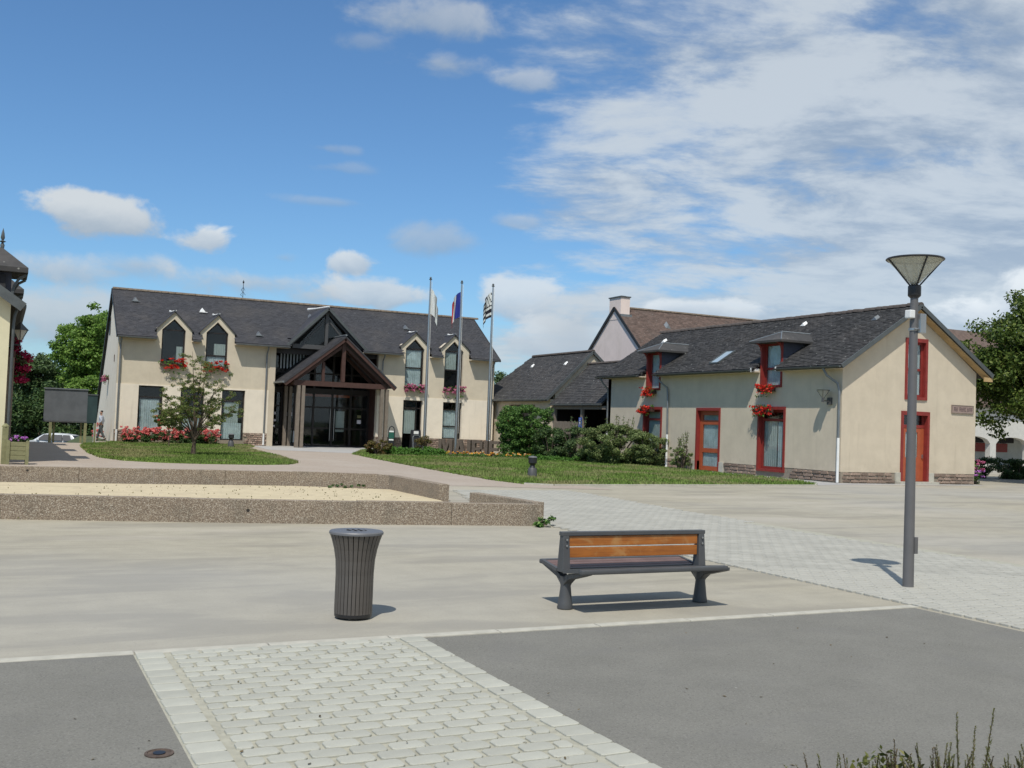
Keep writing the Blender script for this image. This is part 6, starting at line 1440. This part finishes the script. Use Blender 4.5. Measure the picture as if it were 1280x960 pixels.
stuffcloud('groundcover', 'bright green leafy groundcover left of the flower bed', 'ground cover', strip_clumps(gp, .9, 90, .05, .38, .22), 9000, .10, 'leaf_cover')
fp = [XY(atp(548, 54.6), 54.6), XY(atp(600, 54.6), 54.6), XY(atp(634, 55.4), 55.4), XY(atp(668, 55.8), 55.8)]
stuffcloud('bed_foliage', 'low green foliage of the flower bed under the timber letters', 'flower bed', strip_clumps(fp, .45, 70, .03, .16, .15), 4500, .08, 'leaf_yew')
stuffcloud('marigolds', 'orange, yellow and white flowers in the bed under the timber letters', 'flowers', strip_clumps(fp, .45, 70, .16, .30, .06), 900, .07, 'petal_mixed', .9)
stuffcloud('groundcover', 'bright green groundcover in front of the clipped evergreen', 'ground cover', strip_clumps([XY(atp(664, 53.5), 53.5), XY(atp(700, 53), 53), XY(atp(725, 52.5), 52.5)], .4, 40, .05, .25, .18), 3200, .09, 'leaf_cover')
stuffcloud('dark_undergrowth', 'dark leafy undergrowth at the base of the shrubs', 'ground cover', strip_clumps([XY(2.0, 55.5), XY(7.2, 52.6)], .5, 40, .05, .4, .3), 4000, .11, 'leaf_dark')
# rose bed along the town hall
rp = [(-23.4, 29.8), (-21.5, 29.9), (-18.2, 30.2)]
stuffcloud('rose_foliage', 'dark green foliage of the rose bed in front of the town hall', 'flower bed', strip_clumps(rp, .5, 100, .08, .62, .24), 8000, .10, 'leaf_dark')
stuffcloud('roses', 'salmon pink roses massed in front of the left wing of the town hall', 'flowers', strip_clumps(rp, .55, 260, .25, .92, .11), 9500, .085, 'petal_rose', .9)
stuffcloud('roses', 'small pink flowers at the foot of the side gable behind the walker', 'flowers', strip_clumps([(-24.4, 34.2), (-24.1, 36)], .25, 26, .2, 1.0, .1), 700, .08, 'petal_rose', .9)
t = thing('standard_rose', 'yellow-green rose bush with a few pink blooms left of the young tree', 'rose bush', (-21.55, 25.6, .03))
leafcloud('foliage', crown_clumps(0, 0, 1.35, .75, .7, .65, 34, .2, shell=.5), 3600, .10, M_['leaf_maple'], t)
leafcloud('blossoms', [(-.7, -.3, 1.55, .09), (-.6, -.4, 1.35, .07), (-.45, -.4, 1.2, .08)], 120, .08, M_['petal_rose'], t, asp=.9)
part(trunk_mb(1.4, .035, [(.7, .3, .1, .4), (.8, -.3, .1, .4), (.75, .1, -.3, .4)]), 'stem', M_['bark'], t)

# young open tree on the left lawn
def young_tree():
    t = thing('young_tree', 'young open feathery tree on the lawn in front of the town hall', 'tree', (-22.14, 14.3, .03), R(YAW))
    b = MB(); cl = []; rs = random.Random(11)
    b.tube([(0, 0, -.05), (.02, 0, .35), (.03, .02, .65)], [.12, .085, .07], 10)
    ends = [(-1.65, .2, 1.9), (-1.25, -.3, 2.5), (-.75, .3, 3.3), (-.2, -.1, 4.35), (.15, .2, 4.0), (.55, -.2, 3.9), (1.1, .3, 3.3), (1.5, -.2, 2.6), (1.75, .3, 2.0), (1.35, -.6, 1.5), (-1.3, .6, 1.35), (.5, .9, 2.6), (-.4, -.9, 2.4), (-.6, .1, 2.2), (.7, .2, 2.1), (.1, -.5, 3.0), (.9, .8, 1.7), (-.95, -.8, 1.8), (0, .4, 2.0)]
    for (x, y, z) in ends:
        p0 = Vector((.02, 0, .45+.25*rs.random())); p3 = Vector((x, y, z)); p1 = p0.lerp(p3, .33)+Vector((-x*.12, -y*.1, .10)); p2 = p0.lerp(p3, .66)+Vector((-x*.08, 0, .12))
        b.tube([p0, p1, p2, p3], [.045, .030, .018, .006], 6)
        for k in range(9):
            f = .35+.65*rs.random(); q = p1.lerp(p3, f); e = q+Vector((rs.gauss(0, .30), rs.gauss(0, .30), rs.uniform(-.12, .30))); b.tube([q, e], [.008, .003], 4)
            cl.append((e.x, e.y, e.z, .17)); cl.append((q.x+rs.gauss(0, .1), q.y+rs.gauss(0, .1), q.z, .13))
    part(b, 'trunk', M_['bark'], t, smooth=True); leafcloud('crown', cl, 17000, .070, M_['leaf_maple'], t, flat=.5, asp=.5)
young_tree()

# big tree at the right edge
tree('broad_tree', 'big broad tree with drooping dense foliage at the right edge', (*XY(25.6, 47.5), 0), 9.0, 4.75, 4.5, 4.3, 3.6, 440, .82, 130000, .17, 'leaf_plane', r=.28, extra=[(.5, 0, 7.2, 3.1, 3.0, 2.5, 170, .66)])
# trees beyond the lower road
def px_tree(name, label, px_, py_, rxp, ryp, D, n, lm, k=130, size=.24, rc=.7):
    hor = 531+.037*(px_-640); z = 1.8+(hor-py_)*D/1300.0; rx = rxp*D/1300.0; ry = ryp*D/1300.0
    tree(name, label, (*XY(atp(px_, D)+.037*(480-py_)*D/1300*-1, D), -1.46), z+ry+1.46, z+1.46, rx, rx*.9, ry, k, rc, n, size, lm, r=.22, group='trees beyond the lower road')
px_tree('bright_tree', 'bright green leafy tree rising just left of the town hall gable', 112, 445, 38, 62, 84, 26000, 'leaf_bright', 200)
px_tree('bright_tree', 'tallest bright green crown touching the town hall roof end', 142, 425, 30, 48, 88, 15000, 'leaf_bright', 120)
px_tree('bright_tree', 'lower bright green bushy tree behind the dark teal board', 110, 492, 26, 26, 80, 8000, 'leaf_bright', 60, .2, .5)
px_tree('dark_tree', 'dark blue-green tree left of the bright one', 52, 480, 34, 38, 90, 14000, 'leaf_dull', 110)
px_tree('dark_tree', 'dark green tree behind the dormers of the left building', 18, 488, 30, 42, 92, 12000, 'leaf_dull', 100)
px_tree('dark_tree', 'dark undergrown tree straight behind the grey board', 78, 512, 34, 30, 82, 9000, 'leaf_dark', 80)
px_tree('dark_tree', 'dark low tree above the windscreen of the parked car', 35, 522, 34, 26, 80, 9000, 'leaf_dark', 80)
px_tree('dark_tree', 'small dark crown low behind the right bright tree', 120, 525, 22, 18, 80, 4000, 'leaf_dark', 40)
px_tree('far_tree', 'small treetop showing between the town hall and the barn roof', 632, 486, 26, 26, 110, 5000, 'leaf_dull', 50)
stuffcloud('undergrowth', 'dark undergrowth below the trees beyond the lower road', 'undergrowth', [(p[0], p[1], -1.3+random.random()*1.6, .8) for p in [XY(random.uniform(-46, -28), random.uniform(77, 84)) for _ in range(90)]], 14000, .24, 'leaf_dark')
stuffcloud('far_wood', 'distant wood closing the horizon beyond the roofs', 'wood', [(random.uniform(-160, 220), random.uniform(150, 190), random.uniform(0, 6), 3.5) for _ in range(420)], 30000, .9, 'leaf_dull')

# heather in the foreground
def heather():
    rs = random.Random(5)
    spots = []
    for i in range(22):
        f = i/21; spots.append((1.04+f*1.06+rs.uniform(-.05, .05), 2.88+rs.uniform(-.22, .25), .76+.15*f+rs.uniform(-.05, .06)))
    for gi in range(4):
        t = thing('heather_clump', ['sparse first heather tips at the left of the foreground clumps', 'heather clump with a brown tapering spike, second from the left', 'heather clump with the tallest bare sprigs', 'thickest heather clump in the bottom right corner'][gi], 'heather', (*XY(1.02+gi*.32+.2, 2.9), 0), R(YAW), group='heather in the foreground')
        ox, oy = 1.02+gi*.32+.2, 2.9; st = MB(); C, U, V, C2, U2, V2 = [], [], [], [], [], []
        def sprig(x, y, z0, h, lean, brown):
            b0 = Vector((x-ox, y-oy, z0)); tip = b0+Vector((lean[0], lean[1], h)); st.tube([b0, b0.lerp(tip, .5)+Vector((lean[0]*-.1, 0, 0)), tip], [.0022, .0016, .0007], 4)
            m = int(h/.0045)
            for k in range(m):
                f = k/m; p = b0.lerp(tip, f)
                for _ in range(3):
                    a = rs.random()*6.28; l = rs.uniform(.010, .020)*(1.2-.75*f); d = Vector((math.cos(a)*.7, math.sin(a)*.7, .75)).normalized()*l; sd = d.cross(Vector((0, 0, 1))).normalized()*.0021
                    (C2 if brown else C).append(tuple(p+d*.5)); (U2 if brown else U).append(tuple(sd)); (V2 if brown else V).append(tuple(d*.5))
        for (x, y, h) in spots[gi*6:gi*6+6]:
            for s in range(46):
                sx, sy = x+rs.gauss(0, .045), y+rs.gauss(0, .07); hh_ = .25+rs.uniform(-.10, .075); lx = rs.gauss(0, .045); sprig(sx, sy, h-.25, hh_, (lx, rs.gauss(0, .03)), rs.random() < .25)
                for _ in range(2): sprig(sx+lx*.5, sy, h-.25+hh_*rs.uniform(.35, .6), hh_*rs.uniform(.25, .4), (lx*.4+rs.gauss(0, .03), rs.gauss(0, .02)), False)
        if gi == 2:
            for (dx, lx, h) in ((1.235, -.01, 1.055), (1.265, .01, 1.02), (1.29, .035, 1.07)): sprig(dx+.0, 2.82, .78, h-.80+.04, (lx, 0), False)
        if gi == 1:
            for k in range(5): sprig(1.06+rs.gauss(0, .006), 2.83, .76, .235+rs.uniform(-.05, 0), (rs.gauss(0, .008), 0), True)
        if gi == 0: sprig(.80, 2.85, .70, .19, (0, 0), False)
        if gi == 3: sprig(1.44, 2.85, .78, .19, (-.03, 0), False)
        part(st, 'stems', M_['heather_brown'], t, kind='stuff', recalc=False)
        if C: link(quads_mesh('leaves', np.array(C), np.array(U), np.array(V), M_['heather_green']), 'leaves', t, kind='stuff')
        if C2: link(quads_mesh('dry_leaves', np.array(C2), np.array(U2), np.array(V2), M_['heather_brown']), 'dry_leaves', t, kind='stuff')
        leafcloud('lower_foliage', [(rs.uniform(-.2, .2), rs.uniform(-.25, .3), rs.uniform(.3, .80), .12) for _ in range(70)], 12000, .026, M_['heather_green'], t)
heather()
